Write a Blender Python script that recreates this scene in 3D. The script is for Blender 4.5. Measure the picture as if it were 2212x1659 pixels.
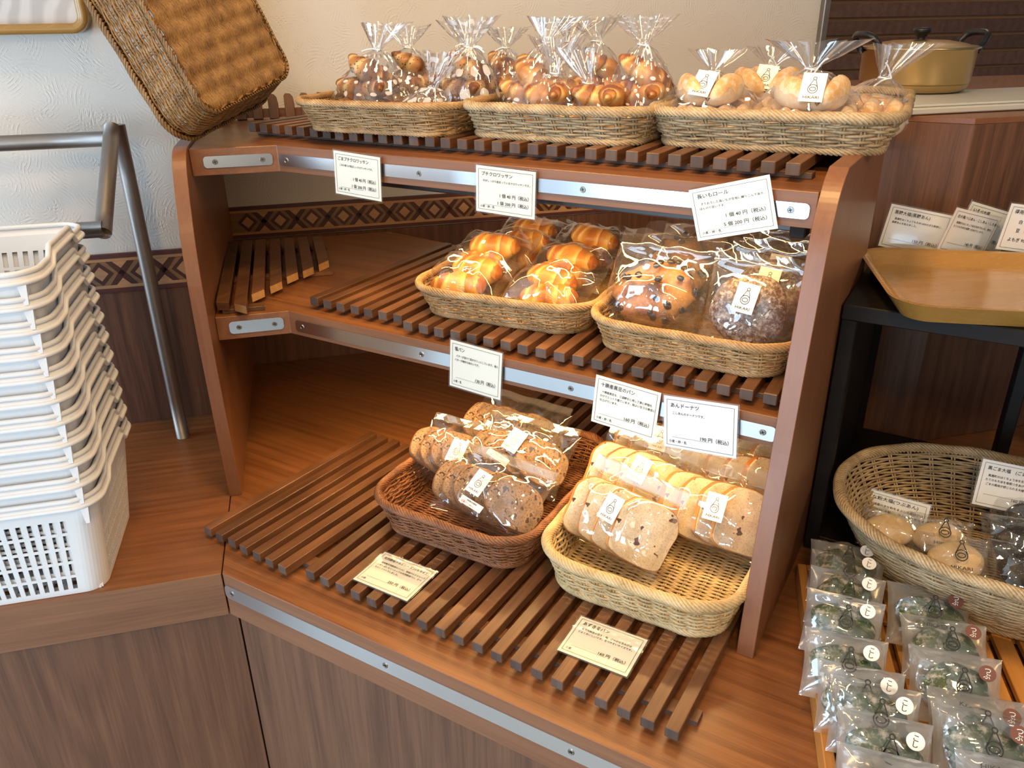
import bpy, bmesh, math, random
import numpy as np
from mathutils import Vector, Matrix, Euler

# ------------------------------------------------------------------ camera, light, exposure
for o in list(bpy.data.objects):
    bpy.data.objects.remove(o)
scn = bpy.context.scene
COL = scn.collection
S = math.sqrt(.5)
R = math.radians

cam_d = bpy.data.cameras.new('camera')
cam_d.sensor_width = 36.0
cam_d.lens = 1725.66 * 36.0 / 2212.0
cam_d.clip_start = .02
cam = bpy.data.objects.new('camera', cam_d)
COL.objects.link(cam)
fw = Vector((-.4662, .7789, -.4194)).normalized()
rt = Vector((.8612, .5081, -.0137))
rt = (rt - fw * rt.dot(fw)).normalized()
up = rt.cross(fw)
m = Matrix((rt, up, -fw)).transposed().to_4x4()
m.translation = (0, 0, .82)
cam.matrix_world = m
scn.camera = cam

w = bpy.data.worlds.new('room_air')
scn.world = w
w.use_nodes = True
w.node_tree.nodes['Background'].inputs[0].default_value = (.80, .86, 1, 1)
w.node_tree.nodes['Background'].inputs[1].default_value = .35


def area(name, loc, target, sx, sy, color, watts, spread=180):
    d = bpy.data.lights.new(name, 'AREA')
    d.shape = 'RECTANGLE'
    d.size, d.size_y = sx, sy
    d.color = color
    d.energy = watts
    d.spread = R(spread)
    o = bpy.data.objects.new(name, d)
    COL.objects.link(o)
    v = Vector(target) - Vector(loc)
    o.matrix_world = Matrix.Translation(loc) @ v.to_track_quat('-Z', 'Y').to_matrix().to_4x4()
    return o


# daylight from the shop window, left behind the photographer
area('shop_window_light', (-3.3, -.7, .55), (-.9, 1.2, .2), 2.4, 2.0, (.60, .80, 1.0), 100)
area('shop_door_light', (-1.1, -3.2, .35), (-.6, 1.2, .2), 1.9, 1.9, (.60, .80, 1.0), 98)
area('front_fill_light', (1.3, -2.9, .75), (-.6, 1.4, .3), 1.6, 1.0, (1.0, .88, .74), 14)  # added warm-white fill from the front, brightens shelf interiors and alcove
WARM = (1.0, .60, .23)
# warm ceiling spots over the display
area('ceiling_spot_light', (-.30, .55, 1.68), (-.45, 1.20, .6), .22, .22, WARM, 6, 120)
area('ceiling_spot_light', (-1.0, .75, 1.68), (-.9, 1.30, .6), .22, .22, WARM, 3, 120)
area('ceiling_spot_light', (.30, -.75, 1.68), (-.35, 1.05, .1), .22, .22, WARM, 5, 110)
area('ceiling_spot_light', (1.25, .60, 1.66), (.1, 1.1, .1), .22, .22, (1, .78, .55), 9)
area('kitchen_fill_light', (-.2, 3.3, 1.70), (-.3, 3.9, .6), .5, .5, (1, .84, .66), 9)  # added fill to lift the dark kitchen planks, not a known lamp
# lamps fixed under the two shelves
area('under_shelf_light', (-.60, 1.085, .5555), (-.60, 1.16, .35), .76, .016, WARM, 2.4, 170)
area('under_shelf_light', (-.60, 1.040, .2710), (-.60, 1.06, .05), .76, .016, WARM, 3.3, 170)

scn.view_settings.view_transform = 'Standard'
scn.view_settings.look = 'None'
scn.view_settings.exposure = .10
scn.view_settings.gamma = 1
scn.view_settings.use_curve_mapping = False
scn.cycles.max_bounces = 8
scn.cycles.diffuse_bounces = 4
scn.cycles.glossy_bounces = 4
scn.cycles.transmission_bounces = 4
scn.cycles.transparent_max_bounces = 28
scn.cycles.caustics_reflective = False
scn.cycles.caustics_refractive = False
scn.cycles.sample_clamp_indirect = 3.0
scn.cycles.use_denoising = True

RNG = random.Random(7)
NR = np.random.default_rng(11)


# ------------------------------------------------------------------ mesh helpers
class G:
    """collects numpy vertices and faces, builds one mesh"""

    def __init__(s):
        s.v = []; s.f = []; s.m = []; s.n = 0; s.at = []; s.uv = []

    def add(s, v, f, mat=0, attr=None):
        v = np.asarray(v, float).reshape(-1, 3)
        s.v.append(v)
        if isinstance(f, np.ndarray):
            if len(f):
                s.f.append(f + s.n)
                s.m.append(np.full(len(f), mat, int) if np.isscalar(mat) else np.asarray(mat, int))
        else:
            by = {}
            for i, q in enumerate(f):
                by.setdefault(len(q), []).append(i)
            for k, idx in by.items():
                s.f.append(np.array([f[i] for i in idx], int) + s.n)
                s.m.append(np.array([mat if np.isscalar(mat) else mat[i] for i in idx], int))
        s.at.append(np.zeros(len(v)) if attr is None else np.broadcast_to(np.asarray(attr, float), (len(v),)))
        s.n += len(v)
        return s

    def mesh(s, name, mats, smooth=False, attr=False):
        me = bpy.data.meshes.new(name)
        v = np.concatenate(s.v)
        tot = [np.full(len(f), f.shape[1]) for f in s.f]
        lt = np.concatenate(tot)
        ls = np.concatenate([[0], np.cumsum(lt)[:-1]])
        li = np.concatenate([f.ravel() for f in s.f])
        me.vertices.add(len(v)); me.loops.add(len(li)); me.polygons.add(len(lt))
        me.vertices.foreach_set('co', v.ravel())
        me.loops.foreach_set('vertex_index', li.astype(np.int32))
        me.polygons.foreach_set('loop_start', ls.astype(np.int32))
        me.polygons.foreach_set('material_index', np.concatenate(s.m).astype(np.int32))
        me.polygons.foreach_set('use_smooth', np.full(len(lt), smooth))
        if attr:
            a = me.attributes.new('bake', 'FLOAT', 'POINT')
            a.data.foreach_set('value', np.concatenate(s.at))
        me.update(calc_edges=True)
        for mt in (mats if isinstance(mats, (list, tuple)) else [mats]):
            me.materials.append(mt)
        return me


def T(x=0, y=0, z=0):
    return Matrix.Translation((x, y, z))


def Rt(ax, deg):
    return Matrix.Rotation(R(deg), 4, ax)


def xf(M, v):
    M = np.array(M)
    v = np.asarray(v, float)
    return v @ M[:3, :3].T + M[:3, 3]


def link(name, me, parent=None, M=None, kind=None, label=None):
    o = bpy.data.objects.new(name, me)
    COL.objects.link(o)
    if parent is not None:
        o.parent = parent
    if M is not None:
        o.matrix_local = M
    if kind:
        o['kind'] = kind
    if label:
        o['label'] = label
    return o


def thing(name, label, cat, group=None, M=None):
    o = bpy.data.objects.new(name, None)
    o.empty_display_size = .03
    COL.objects.link(o)
    if M is not None:
        o.matrix_world = M
    o['label'] = label
    o['category'] = cat
    if group:
        o['group'] = group
    return o


def tag(o, label, cat, group=None):
    o['label'] = label
    o['category'] = cat
    if group:
        o['group'] = group
    return o


def tubes(paths, r, sides=6, closed=False, ref=None):
    """paths (B,N,3) -> verts, quads of B tubes"""
    P = np.asarray(paths, float)
    if P.ndim == 2:
        P = P[None]
    B, N, _ = P.shape
    if closed:
        t = np.roll(P, -1, 1) - np.roll(P, 1, 1)
    else:
        t = np.gradient(P, axis=1)
    t /= np.linalg.norm(t, axis=2, keepdims=True) + 1e-12
    if ref is None:
        ref = np.array([0, 0, 1.]) if np.abs(t[..., 2]).mean() < .75 else np.array([1., .02, 0])
    a = np.cross(t, np.broadcast_to(ref, t.shape))
    a /= np.linalg.norm(a, axis=2, keepdims=True) + 1e-12
    b = np.cross(t, a)
    th = np.arange(sides) * 2 * math.pi / sides
    rr = np.broadcast_to(np.asarray(r, float), (B, N)) if np.ndim(r) else np.full((B, N), r)
    V = P[:, :, None] + rr[:, :, None, None] * (a[:, :, None] * np.cos(th)[:, None] + b[:, :, None] * np.sin(th)[:, None])
    idx = np.arange(B * N * sides).reshape(B, N, sides)
    n2 = np.roll(idx, -1, 1) if closed else idx[:, 1:]
    n1 = idx if closed else idx[:, :-1]
    q = np.stack([n1, np.roll(n1, -1, 2), np.roll(n2, -1, 2), n2], -1).reshape(-1, 4)
    return V.reshape(-1, 3), q


def capped(path, r, sides=10):
    P = np.asarray(path, float)
    v, q = tubes(P, r, sides)
    n = len(P)
    return v, [tuple(x) for x in q] + [tuple(range(sides)), tuple(range((n - 1) * sides, n * sides))[::-1]]


def boxv(cx, cy, cz, sx, sy, sz):
    x, y, z = sx / 2, sy / 2, sz / 2
    v = np.array([[-x, -y, -z], [x, -y, -z], [x, y, -z], [-x, y, -z], [-x, -y, z], [x, -y, z], [x, y, z], [-x, y, z]]) + (cx, cy, cz)
    f = [(0, 3, 2, 1), (4, 5, 6, 7), (0, 1, 5, 4), (1, 2, 6, 5), (2, 3, 7, 6), (3, 0, 4, 7)]
    return v, f


def bevelled(v, f, w, seg=1, mats=None, name='m', mlist=None, smooth=False):
    me = bpy.data.meshes.new(name)
    me.from_pydata([tuple(x) for x in v], [], [tuple(x) for x in f])
    bm = bmesh.new(); bm.from_mesh(me)
    if mats:
        bm.faces.ensure_lookup_table()
        for i, mm in enumerate(mats):
            bm.faces[i].material_index = mm
    bmesh.ops.recalc_face_normals(bm, faces=bm.faces)
    if w:
        bmesh.ops.bevel(bm, geom=list(bm.edges), offset=w, segments=seg, affect='EDGES', profile=.6, clamp_overlap=True)
    bm.to_mesh(me); bm.free()
    for mt in mlist:
        me.materials.append(mt)
    if smooth:
        for p in me.polygons:
            p.use_smooth = True
    return me


def box(name, c, s, mat, parent=None, bev=.001, M=None, kind=None, label=None):
    v, f = boxv(*c, *s)
    return link(name, bevelled(v, f, bev, 1, None, name, [mat]), parent, M, kind, label)


def prism(pts, z0, z1):
    n = len(pts)
    v = [(x, y, z0) for x, y in pts] + [(x, y, z1) for x, y in pts]
    f = [tuple(range(n))[::-1], tuple(range(n, 2 * n))] + [(i, (i + 1) % n, n + (i + 1) % n, n + i) for i in range(n)]
    return np.array(v), f


def prism_obj(name, pts, z0, z1, mat, parent=None, bev=.001, kind=None, label=None, M=None, smooth=False, seg=1):
    v, f = prism(pts, z0, z1)
    return link(name, bevelled(v, f, bev, seg, None, name, [mat], smooth), parent, M, kind, label)


def W(wx, wy):
    """plan position from distances along / towards the shop wall (which stands at 45 degrees)"""
    return (wx * S - wy * S, wx * S + wy * S)


# ------------------------------------------------------------------ materials
def nt(name):
    mt = bpy.data.materials.new(name)
    mt.use_nodes = True
    t = mt.node_tree
    t.nodes.clear()
    out = t.nodes.new('ShaderNodeOutputMaterial')
    return mt, t, out


class NB:
    def __init__(s, name):
        s.mt, s.t, s.out = nt(name)
        s.l = s.t.links

    def n(s, typ, ins=None, **kw):
        x = s.t.nodes.new('ShaderNode' + typ)
        for k, v in kw.items():
            setattr(x, k, v)
        for k, v in (ins or {}).items():
            s.set(x, k, v)
        return x

    def set(s, x, k, v):
        i = x.inputs[k]
        if isinstance(v, bpy.types.NodeSocket):
            s.l.new(v, i)
        elif isinstance(v, bpy.types.Node):
            s.l.new(v.outputs[0], i)
        else:
            i.default_value = v

    def ramp(s, fac, stops, interp='LINEAR'):
        x = s.n('ValToRGB')
        x.color_ramp.interpolation = interp
        el = x.color_ramp.elements
        while len(el) > 1:
            el.remove(el[-1])
        el[0].position = stops[0][0]; el[0].color = (*stops[0][1], 1)
        for p, c in stops[1:]:
            e = el.new(p); e.color = (*c, 1)
        s.set(x, 'Fac', fac)
        return x

    def mth(s, op, a, b=None, c=None, clamp=False):
        x = s.n('Math', operation=op, use_clamp=clamp)
        s.set(x, 0, a)
        if b is not None: s.set(x, 1, b)
        if c is not None: s.set(x, 2, c)
        return x.outputs[0]

    def mix(s, fac, a, b, blend='MIX'):
        x = s.n('Mix', data_type='RGBA', blend_type=blend)
        s.set(x, 0, fac); s.set(x, 6, a); s.set(x, 7, b)
        return x.outputs[2]

    def bump(s, h, strength=.3, dist=.001):
        return s.n('Bump', {'Height': h, 'Strength': strength, 'Distance': dist}).outputs[0]

    def bsdf(s, **kw):
        x = s.n('BsdfPrincipled')
        for k, v in kw.items():
            s.set(x, k.replace('_', ' '), v)
        s.l.new(x.outputs[0], s.out.inputs[0])
        return x


def C3(r, g, b):
    """sRGB 0-255 to linear"""
    return tuple(((c / 255) / 12.92 if c / 255 <= .04045 else ((c / 255 + .055) / 1.055) ** 2.4) for c in (r, g, b))


def wood(name, dark, light, along='X', rz=0, sc=1.0, rough=.4, coat=0., perobj=False, contrast=1.0, bump=.12, spec=.5):
    b = NB(name)
    tc = b.n('TexCoord')
    vec = tc.outputs['Object']
    if rz:
        vec = b.n('VectorRotate', {'Vector': vec, 'Angle': R(rz)}, rotation_type='Z_AXIS').outputs[0]
    if perobj:
        oi = b.n('ObjectInfo')
        off = b.n('VectorMath', {0: vec, 1: b.n('CombineXYZ', {0: b.mth('MULTIPLY', oi.outputs['Random'], 17.), 1: b.mth('MULTIPLY', oi.outputs['Random'], 31.), 2: oi.outputs['Random']})}, operation='ADD')
        vec = off.outputs[0]
    s3 = {'X': (2.2, 38, 38), 'Y': (38, 2.2, 38), 'Z': (38, 38, 2.2)}[along]
    s3 = tuple(k * 1.35 if k > 10 else k for k in s3)
    mp = b.n('Mapping', {'Vector': vec, 'Scale': tuple(k * sc for k in s3)})
    n1 = b.n('TexNoise', {'Vector': mp, 'Scale': 1.0, 'Detail': 6, 'Roughness': .62, 'Distortion': .6})
    s4 = {'X': (9, 330, 330), 'Y': (330, 9, 330), 'Z': (330, 330, 9)}[along]
    mp2 = b.n('Mapping', {'Vector': vec, 'Scale': tuple(k * sc for k in s4)})
    n2 = b.n('TexNoise', {'Vector': mp2, 'Scale': 1.0, 'Detail': 3, 'Roughness': .5})
    s5 = {'X': (.7, 6, 6), 'Y': (6, .7, 6), 'Z': (6, 6, .7)}[along]
    mp3 = b.n('Mapping', {'Vector': vec, 'Scale': tuple(k * sc for k in s5)})
    wv = b.n('TexWave', {'Vector': mp3, 'Scale': 2.0, 'Distortion': 7.0, 'Detail': 2.0, 'Detail Scale': 1.2}, wave_type='RINGS')
    f = b.mth('ADD', b.mth('MULTIPLY', n1.outputs[0], .75), b.mth('MULTIPLY', wv.outputs[0], .13))
    f = b.mth('ADD', f, .04)
    f = b.mth('ADD', f, b.mth('MULTIPLY', b.mth('SUBTRACT', n2.outputs[0], .5), .45))
    f = b.mth('MULTIPLY_ADD', b.mth('SUBTRACT', f, .5), contrast, .5, clamp=True)
    col = b.ramp(f, [(.22, dark), (.5, tuple((p + q) / 2 for p, q in zip(dark, light))), (.78, light)]).outputs[0]
    if perobj:
        v = b.mth('MULTIPLY_ADD', oi.outputs['Random'], .5, .75)
        col = b.mix(1.0, col, b.n('CombineColor', {0: v, 1: v, 2: v}).outputs[0], 'MULTIPLY')
    b.bsdf(Base_Color=col, Roughness=b.mth('MULTIPLY_ADD', n2.outputs[0], .15, rough - .07), Coat_Weight=coat, Coat_Roughness=.18,
           Normal=b.bump(f, bump, .0006), Specular_IOR_Level=spec)
    return b.mt


CHD, CHL = (.140, .049, .016), (.315, .126, .044)
M_top_r = wood('cherry_laminate', CHD, CHL, 'X', 0, 1.15, .36, .15, contrast=1.15)
M_top_l = wood('cherry_laminate_left', CHD, CHL, 'X', -45, 1.15, .36, .15, contrast=1.0)
M_edge = wood('edge_laminate', (.160, .064, .028), (.28, .122, .056), 'X', 0, 1, .5, contrast=.9)
M_edge_l = wood('edge_laminate_left', (.155, .068, .032), (.29, .135, .064), 'X', -45, 1, .5, contrast=1.0)
M_side = wood('cherry_upright', (.160, .060, .025), (.265, .110, .048), 'Y', 0, .8, .4, .1, contrast=.7)
M_lower = wood('walnut_front_panel', (.098, .041, .020), (.200, .092, .046), 'Z', 0, .9, .5, contrast=1.25)
M_dado = wood('walnut_wall_panel', (.085, .036, .020), (.185, .085, .047), 'Z', 0, 1.4, .5, contrast=1.4)
M_slat = wood('walnut_slat', (.062, .025, .011), (.215, .094, .040), 'Y', 0, 1.5, .42, .08, perobj=True, contrast=.9)
M_slat_end = wood('slat_end_grain', (.060, .038, .029), (.120, .082, .064), 'Z', 0, 2, .7, perobj=True, contrast=1.0)
M_pale_end = wood('fresh_cut_end', (.36, .19, .075), (.52, .30, .13), 'X', 0, 2, .6, perobj=True)
M_honey = wood('honey_tray', (.35, .175, .036), (.50, .275, .066), 'X', -19, .8, .25, .5, contrast=.6)
M_honey2 = wood('honey_pine', (.36, .150, .032), (.58, .275, .070), 'Y', 0, .9, .38, .1, perobj=True, contrast=.8)
M_black = wood('black_stain', (.004, .0035, .004), (.013, .010, .009), 'X', 0, 1, .55, 0, contrast=.8, spec=.25)
M_kplank = wood('dark_plank', (.075, .034, .024), (.17, .085, .056), 'X', -45, .8, .45, perobj=True)
M_kback = wood('pale_batten', (.42, .22, .11), (.55, .31, .16), 'X', -45, 1, .5)


def simple(name, col, rough=.5, metal=0., coat=0., bumpsc=None, bs=.1, var=None, spec=.5, sss=0):
    b = NB(name)
    base = (*col, 1)
    kw = {}
    if var or bumpsc:
        n = b.n('TexNoise', {'Vector': b.n('TexCoord').outputs['Object'], 'Scale': bumpsc or 60., 'Detail': 4})
        if var:
            base = b.mix(n.outputs[0], (*col, 1), (*var, 1))
        if bumpsc:
            kw['Normal'] = b.bump(n.outputs[0], bs, .001)
    b.bsdf(Base_Color=base, Roughness=rough, Metallic=metal, Coat_Weight=coat, Specular_IOR_Level=spec, Subsurface_Weight=sss, **kw)
    return b.mt


M_chrome = simple('brushed_steel', (.74, .76, .78), .22, 1., bumpsc=25., bs=.05)
M_screw = simple('screw_steel', (.32, .31, .29), .35, 1.)
M_steel = simple('dull_steel_tube', (.36, .33, .30), .45, 1., bumpsc=40., bs=.06, var=(.30, .27, .25))
M_white = simple('white_plastic', (.80, .82, .84), .32, sss=.0, spec=.5)
M_ink = simple('black_ink', (.012, .012, .014), .5)
M_gap = simple('dark_gap', (.010, .006, .005), .8)
M_slot = simple('screw_slot', (.02, .02, .02), .6)
M_tie = simple('white_twist_tie', (.75, .80, .85), .4)
M_bplastic = simple('black_handle_plastic', (.010, .010, .011), .32)
M_gold = simple('gold_aluminium', (.62, .44, .20), .30, 1., bumpsc=8., bs=.02, var=(.55, .40, .20))
M_stove = simple('stove_enamel', (.60, .60, .56), .35)
M_floor = simple('pale_floor_tile', (.50, .51, .50), .22)
M_ceil = simple('ceiling_white', (.72, .70, .66), .9)
M_roomwall = simple('shop_wall_paint', (.50, .42, .34), .8)
M_maroon = simple('maroon_strip', C3(88, 48, 44), .5)
M_tan = wood('tan_inlay', C3(170, 126, 88), C3(200, 156, 112), 'X', -45, 2, .5)
M_mid = wood('oak_inlay', C3(120, 88, 60), C3(150, 112, 78), 'X', -45, 3, .5)
M_dkin = simple('dark_inlay', C3(78, 44, 36), .5)


def mk_wallpaper():
    b = NB('textured_wallpaper')
    P = b.n('TexCoord').outputs['Object']
    # project on the wall: along-wall distance and height
    v = b.n('VectorRotate', {'Vector': P, 'Angle': R(-45)}, rotation_type='Z_AXIS').outputs[0]
    sp = b.n('SeparateXYZ', {0: v})
    uv = b.n('CombineXYZ', {0: sp.outputs[0], 1: sp.outputs[2], 2: 0.}).outputs[0]
    h = None
    for sc, seed, fr in ((17., 0., 330.), (23., 4.7, 400.)):
        q = b.n('VectorMath', {0: uv, 1: (seed, seed * 1.7, 0)}, operation='ADD').outputs[0]
        nz = b.n('TexNoise', {'Vector': q, 'Scale': 14., 'Detail': 2})
        q2 = b.n('VectorMath', {0: q, 1: b.n('VectorMath', {0: nz.outputs[1], 1: (.05, .05, 0)}, operation='MULTIPLY').outputs[0]}, operation='ADD').outputs[0]
        vo = b.n('TexVoronoi', {'Vector': q2, 'Scale': sc})
        vo.voronoi_dimensions = '2D'
        # every cell gets its own stroke centre, so strokes are short arcs
        ctr = b.n('VectorMath', {0: vo.outputs['Color'], 1: (.5, .5, .5)}, operation='SUBTRACT').outputs[0]
        ctr = b.n('VectorMath', {0: ctr, 1: (.16, .16, 0)}, operation='MULTIPLY').outputs[0]
        ctr = b.n('VectorMath', {0: vo.outputs['Position'], 1: ctr}, operation='ADD').outputs[0]
        d = b.n('VectorMath', {0: q, 1: ctr}, operation='SUBTRACT').outputs[0]
        d = b.n('VectorMath', {0: d, 1: (1, 1, 0)}, operation='MULTIPLY').outputs[0]
        ln = b.n('VectorMath', {0: d}, operation='LENGTH').outputs['Value']
        wv = b.mth('SINE', b.mth('MULTIPLY', ln, fr * 2.6))
        msk = b.mth('SUBTRACT', 1., b.mth('MULTIPLY', vo.outputs['Distance'], 1.7), clamp=True)
        brk = b.n('TexNoise', {'Vector': uv, 'Scale': 90., 'Detail': 2})
        wv = b.mth('MULTIPLY', b.mth('MULTIPLY', wv, msk), b.mth('GREATER_THAN', brk.outputs[0], .46))
        h = wv if h is None else b.mth('MAXIMUM', h, wv)
    fine = b.n('TexNoise', {'Vector': uv, 'Scale': 420., 'Detail': 3})
    h = b.mth('ADD', h, b.mth('MULTIPLY', fine.outputs[0], .5))
    b.bsdf(Base_Color=(.72, .70, .66, 1), Roughness=.62, Normal=b.bump(h, .55, .0009))
    return b.mt


M_paper_wall = mk_wallpaper()


def wicker(name, c1, c2, c3, rough=.42):
    b = NB(name)
    tc = b.n('TexCoord').outputs['Object']
    n = b.n('TexNoise', {'Vector': tc, 'Scale': 34., 'Detail': 3})
    n2 = b.n('TexNoise', {'Vector': tc, 'Scale': 260., 'Detail': 2})
    f = b.mth('ADD', b.mth('MULTIPLY', n.outputs[0], .6), b.mth('MULTIPLY', n2.outputs[0], .4))
    col = b.ramp(f, [(.32, c1), (.5, c2), (.66, c3)]).outputs[0]
    b.bsdf(Base_Color=col, Roughness=rough, Normal=b.bump(n2.outputs[0], .25, .0005), Specular_IOR_Level=.45)
    return b.mt


M_wk_brown = wicker('reddish_cane', (.10, .036, .014), (.21, .082, .032), (.33, .14, .06))
M_wk_pale = wicker('pale_cane', (.36, .25, .115), (.53, .40, .21), (.66, .52, .30))
M_wk_mid = wicker('tan_cane', (.22, .125, .048), (.38, .235, .105), (.52, .35, .18))
M_wk_gray = wicker('weathered_cane', (.25, .17, .085), (.40, .29, .16), (.52, .40, .24))
M_wk_old = wicker('aged_brown_cane', (.14, .068, .022), (.27, .145, .048), (.40, .235, .09))


def film(name, dots=None, frost=.035, gloss=1.0, rough=.028):
    b = NB(name)
    fr = b.n('LayerWeight', {'Blend': .5})
    fac = b.mth('MULTIPLY_ADD', b.mth('POWER', fr.outputs['Facing'], 4.), .60 * gloss, .115 * gloss, clamp=True)
    tr = b.n('BsdfTransparent', {'Color': (.985, .985, .985, 1)})
    base = tr
    if frost:
        tl = b.n('MixShader', {0: .5, 1: b.n('BsdfDiffuse', {'Color': (.85, .87, .9, 1)}), 2: b.n('BsdfTranslucent', {'Color': (.85, .87, .9, 1)})})
        base = b.n('MixShader', {0: frost, 1: tr, 2: tl})
    if dots:
        uv = b.n('UVMap', uv_map='print').outputs[0]
        sx, sy, rad = dots
        sp = b.n('SeparateXYZ', {0: uv})
        y = b.mth('MULTIPLY', sp.outputs[1], sy)
        row = b.mth('FLOOR', y)
        x = b.mth('ADD', b.mth('MULTIPLY', sp.outputs[0], sx), b.mth('MULTIPLY', b.mth('MODULO', row, 2.), .5))
        dx = b.mth('SUBTRACT', b.mth('FRACT', x), .5)
        dy = b.mth('SUBTRACT', b.mth('FRACT', y), .5)
        dd = b.mth('SQRT', b.mth('ADD', b.mth('MULTIPLY', dx, dx), b.mth('MULTIPLY', dy, dy)))
        isd = b.mth('LESS_THAN', dd, rad)
        wh = b.n('MixShader', {0: .35, 1: b.n('BsdfDiffuse', {'Color': (.9, .9, .92, 1)}), 2: b.n('BsdfTranslucent', {'Color': (.9, .9, .92, 1)})})
        base = b.n('MixShader', {0: b.mth('MULTIPLY', isd, .88), 1: base, 2: wh})
    gl = b.n('BsdfGlossy', {'Color': (1, 1, 1, 1), 'Roughness': rough})
    ms = b.n('MixShader', {0: fac, 1: base, 2: gl})
    b.l.new(ms.outputs[0], b.out.inputs[0])
    return b.mt


M_film = film('clear_film')
M_film_card = film('card_laminate', frost=.03, gloss=.5, rough=.12)
M_film_milk = film('milky_film', frost=.05)
M_film_fold = film('folded_film', frost=.13, gloss=1.9, rough=.05)
M_paper_back = film('translucent_paper', frost=.62, gloss=.5, rough=.2)
M_film_frost = film('frosted_film', frost=.075, gloss=1.3, rough=.06)
M_film_dots = film('dotted_film', dots=(15., 6., .165))
M_film_bigdots = film('big_dotted_film', dots=(9., 3.6, .25))
M_film_smalldots = film('small_dotted_film', dots=(17., 7., .15))


def crust(name, pale, gold, brown, flecks=None, flour=0., gloss=.3, sc=1.0, thr=.6, fsc=60.):
    """baked crust: the 'bake' value of the mesh is how brown the dough baked there"""
    b = NB(name)
    tc = b.n('TexCoord').outputs['Object']
    at = b.n('Attribute', attribute_name='bake').outputs['Fac']
    n = b.n('TexNoise', {'Vector': tc, 'Scale': 38. * sc, 'Detail': 4})
    f = b.mth('ADD', at, b.mth('MULTIPLY', b.mth('SUBTRACT', n.outputs[0], .5), .7), clamp=True)
    col = b.ramp(f, [(.08, pale), (.5, gold), (.92, brown)]).outputs[0]
    if flecks:
        v = b.n('TexVoronoi', {'Vector': b.n('Mapping', {'Vector': tc, 'Scale': (1, 1, .55), 'Rotation': (.6, .4, 0)}), 'Scale': 330.})
        msk = b.mth('MULTIPLY', b.mth('LESS_THAN', v.outputs['Distance'], .33), b.mth('GREATER_THAN', b.n('SeparateXYZ', {0: v.outputs['Color']}).outputs[0], .62))
        col = b.mix(msk, col, (*flecks, 1))
    if flour:
        n3 = b.n('TexNoise', {'Vector': tc, 'Scale': fsc, 'Detail': 6, 'Roughness': .75})
        mk = b.mth('MULTIPLY', b.ramp(n3.outputs[0], [(thr - .08, (0, 0, 0)), (thr + .08, (1, 1, 1))]).outputs[0], flour)
        col = b.mix(mk, col, (.80, .76, .70, 1))
    n4 = b.n('TexNoise', {'Vector': tc, 'Scale': 300., 'Detail': 3})
    b.bsdf(Base_Color=col, Roughness=.48, Coat_Weight=gloss, Coat_Roughness=.3, Normal=b.bump(n4.outputs[0], .35, .0008))
    return b.mt


M_croi = crust('croissant_crust', (.74, .53, .22), (.62, .28, .06), (.20, .055, .015), gloss=.35)
M_sesame = crust('sesame_crust', (.62, .46, .24), (.42, .20, .06), (.13, .04, .015), flecks=(.012, .012, .014), gloss=.2)
M_salt = crust('butter_roll_crust', (.86, .55, .16), (.74, .32, .045), (.42, .11, .012), gloss=.4)
M_naga = crust('floured_roll_crust', (.86, .74, .50), (.66, .40, .15), (.40, .19, .07), flour=.55, gloss=.05, thr=.52)
M_beanb = crust('bean_bread_crust', (.50, .29, .11), (.31, .125, .038), (.15, .048, .016), gloss=.2, flour=.25, fsc=220.)
M_bean = simple('black_bean', (.016, .015, .022), .25, coat=.4)
M_donut = crust('sugared_doughnut_crust', (.13, .06, .035), (.085, .036, .022), (.05, .022, .014), flour=.45, gloss=.0, thr=.54, fsc=150.)
M_green = crust('mugwort_rice_cake', (.048, .092, .018), (.028, .066, .012), (.016, .042, .009), flour=.75, gloss=.25, thr=.57)
M_kinako = crust('soy_flour_rice_cake', (.80, .66, .42), (.74, .55, .31), (.62, .42, .21), flour=.5, gloss=.0, thr=.56)
M_kuro = crust('black_sesame_rice_cake', (.035, .035, .038), (.018, .018, .020), (.010, .010, .011), flecks=(.16, .15, .14), gloss=.1)


def crumb(name, c1, c2, rais, rs, dens, hole):
    b = NB(name)
    tc = b.n('TexCoord').outputs['Object']
    at = b.n('Attribute', attribute_name='bake').outputs['Fac']
    n = b.n('TexNoise', {'Vector': tc, 'Scale': 55., 'Detail': 5})
    col = b.ramp(n.outputs[0], [(.35, c1), (.65, c2)]).outputs[0]
    vh = b.n('TexNoise', {'Vector': tc, 'Scale': 330., 'Detail': 3})
    col = b.mix(b.mth('MULTIPLY', b.ramp(vh.outputs[0], [(.54, (0, 0, 0)), (.62, (1, 1, 1))]).outputs[0], hole), col, (*[k * .5 for k in c1], 1))
    nz = b.n('TexNoise', {'Vector': tc, 'Scale': 90., 'Detail': 1})
    tw = b.n('VectorMath', {0: tc, 1: b.n('VectorMath', {0: nz.outputs[1], 1: (.022, .022, .022)}, operation='MULTIPLY').outputs[0]}, operation='ADD').outputs[0]
    vr = b.n('TexVoronoi', {'Vector': tw, 'Scale': rs})
    pick = b.mth('LESS_THAN', b.n('SeparateXYZ', {0: vr.outputs['Color']}).outputs[0], dens)
    col = b.mix(b.mth('MULTIPLY', b.mth('LESS_THAN', vr.outputs['Distance'], .33), pick), col, (*rais, 1))
    col = b.mix(b.ramp(at, [(.45, (0, 0, 0)), (.95, (1, 1, 1))]).outputs[0], col, (.34, .135, .035, 1))
    h = b.mth('SUBTRACT', n.outputs[0], vh.outputs[0])
    b.bsdf(Base_Color=col, Roughness=.8, Normal=b.bump(h, .4, .0012))
    return b.mt


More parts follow.
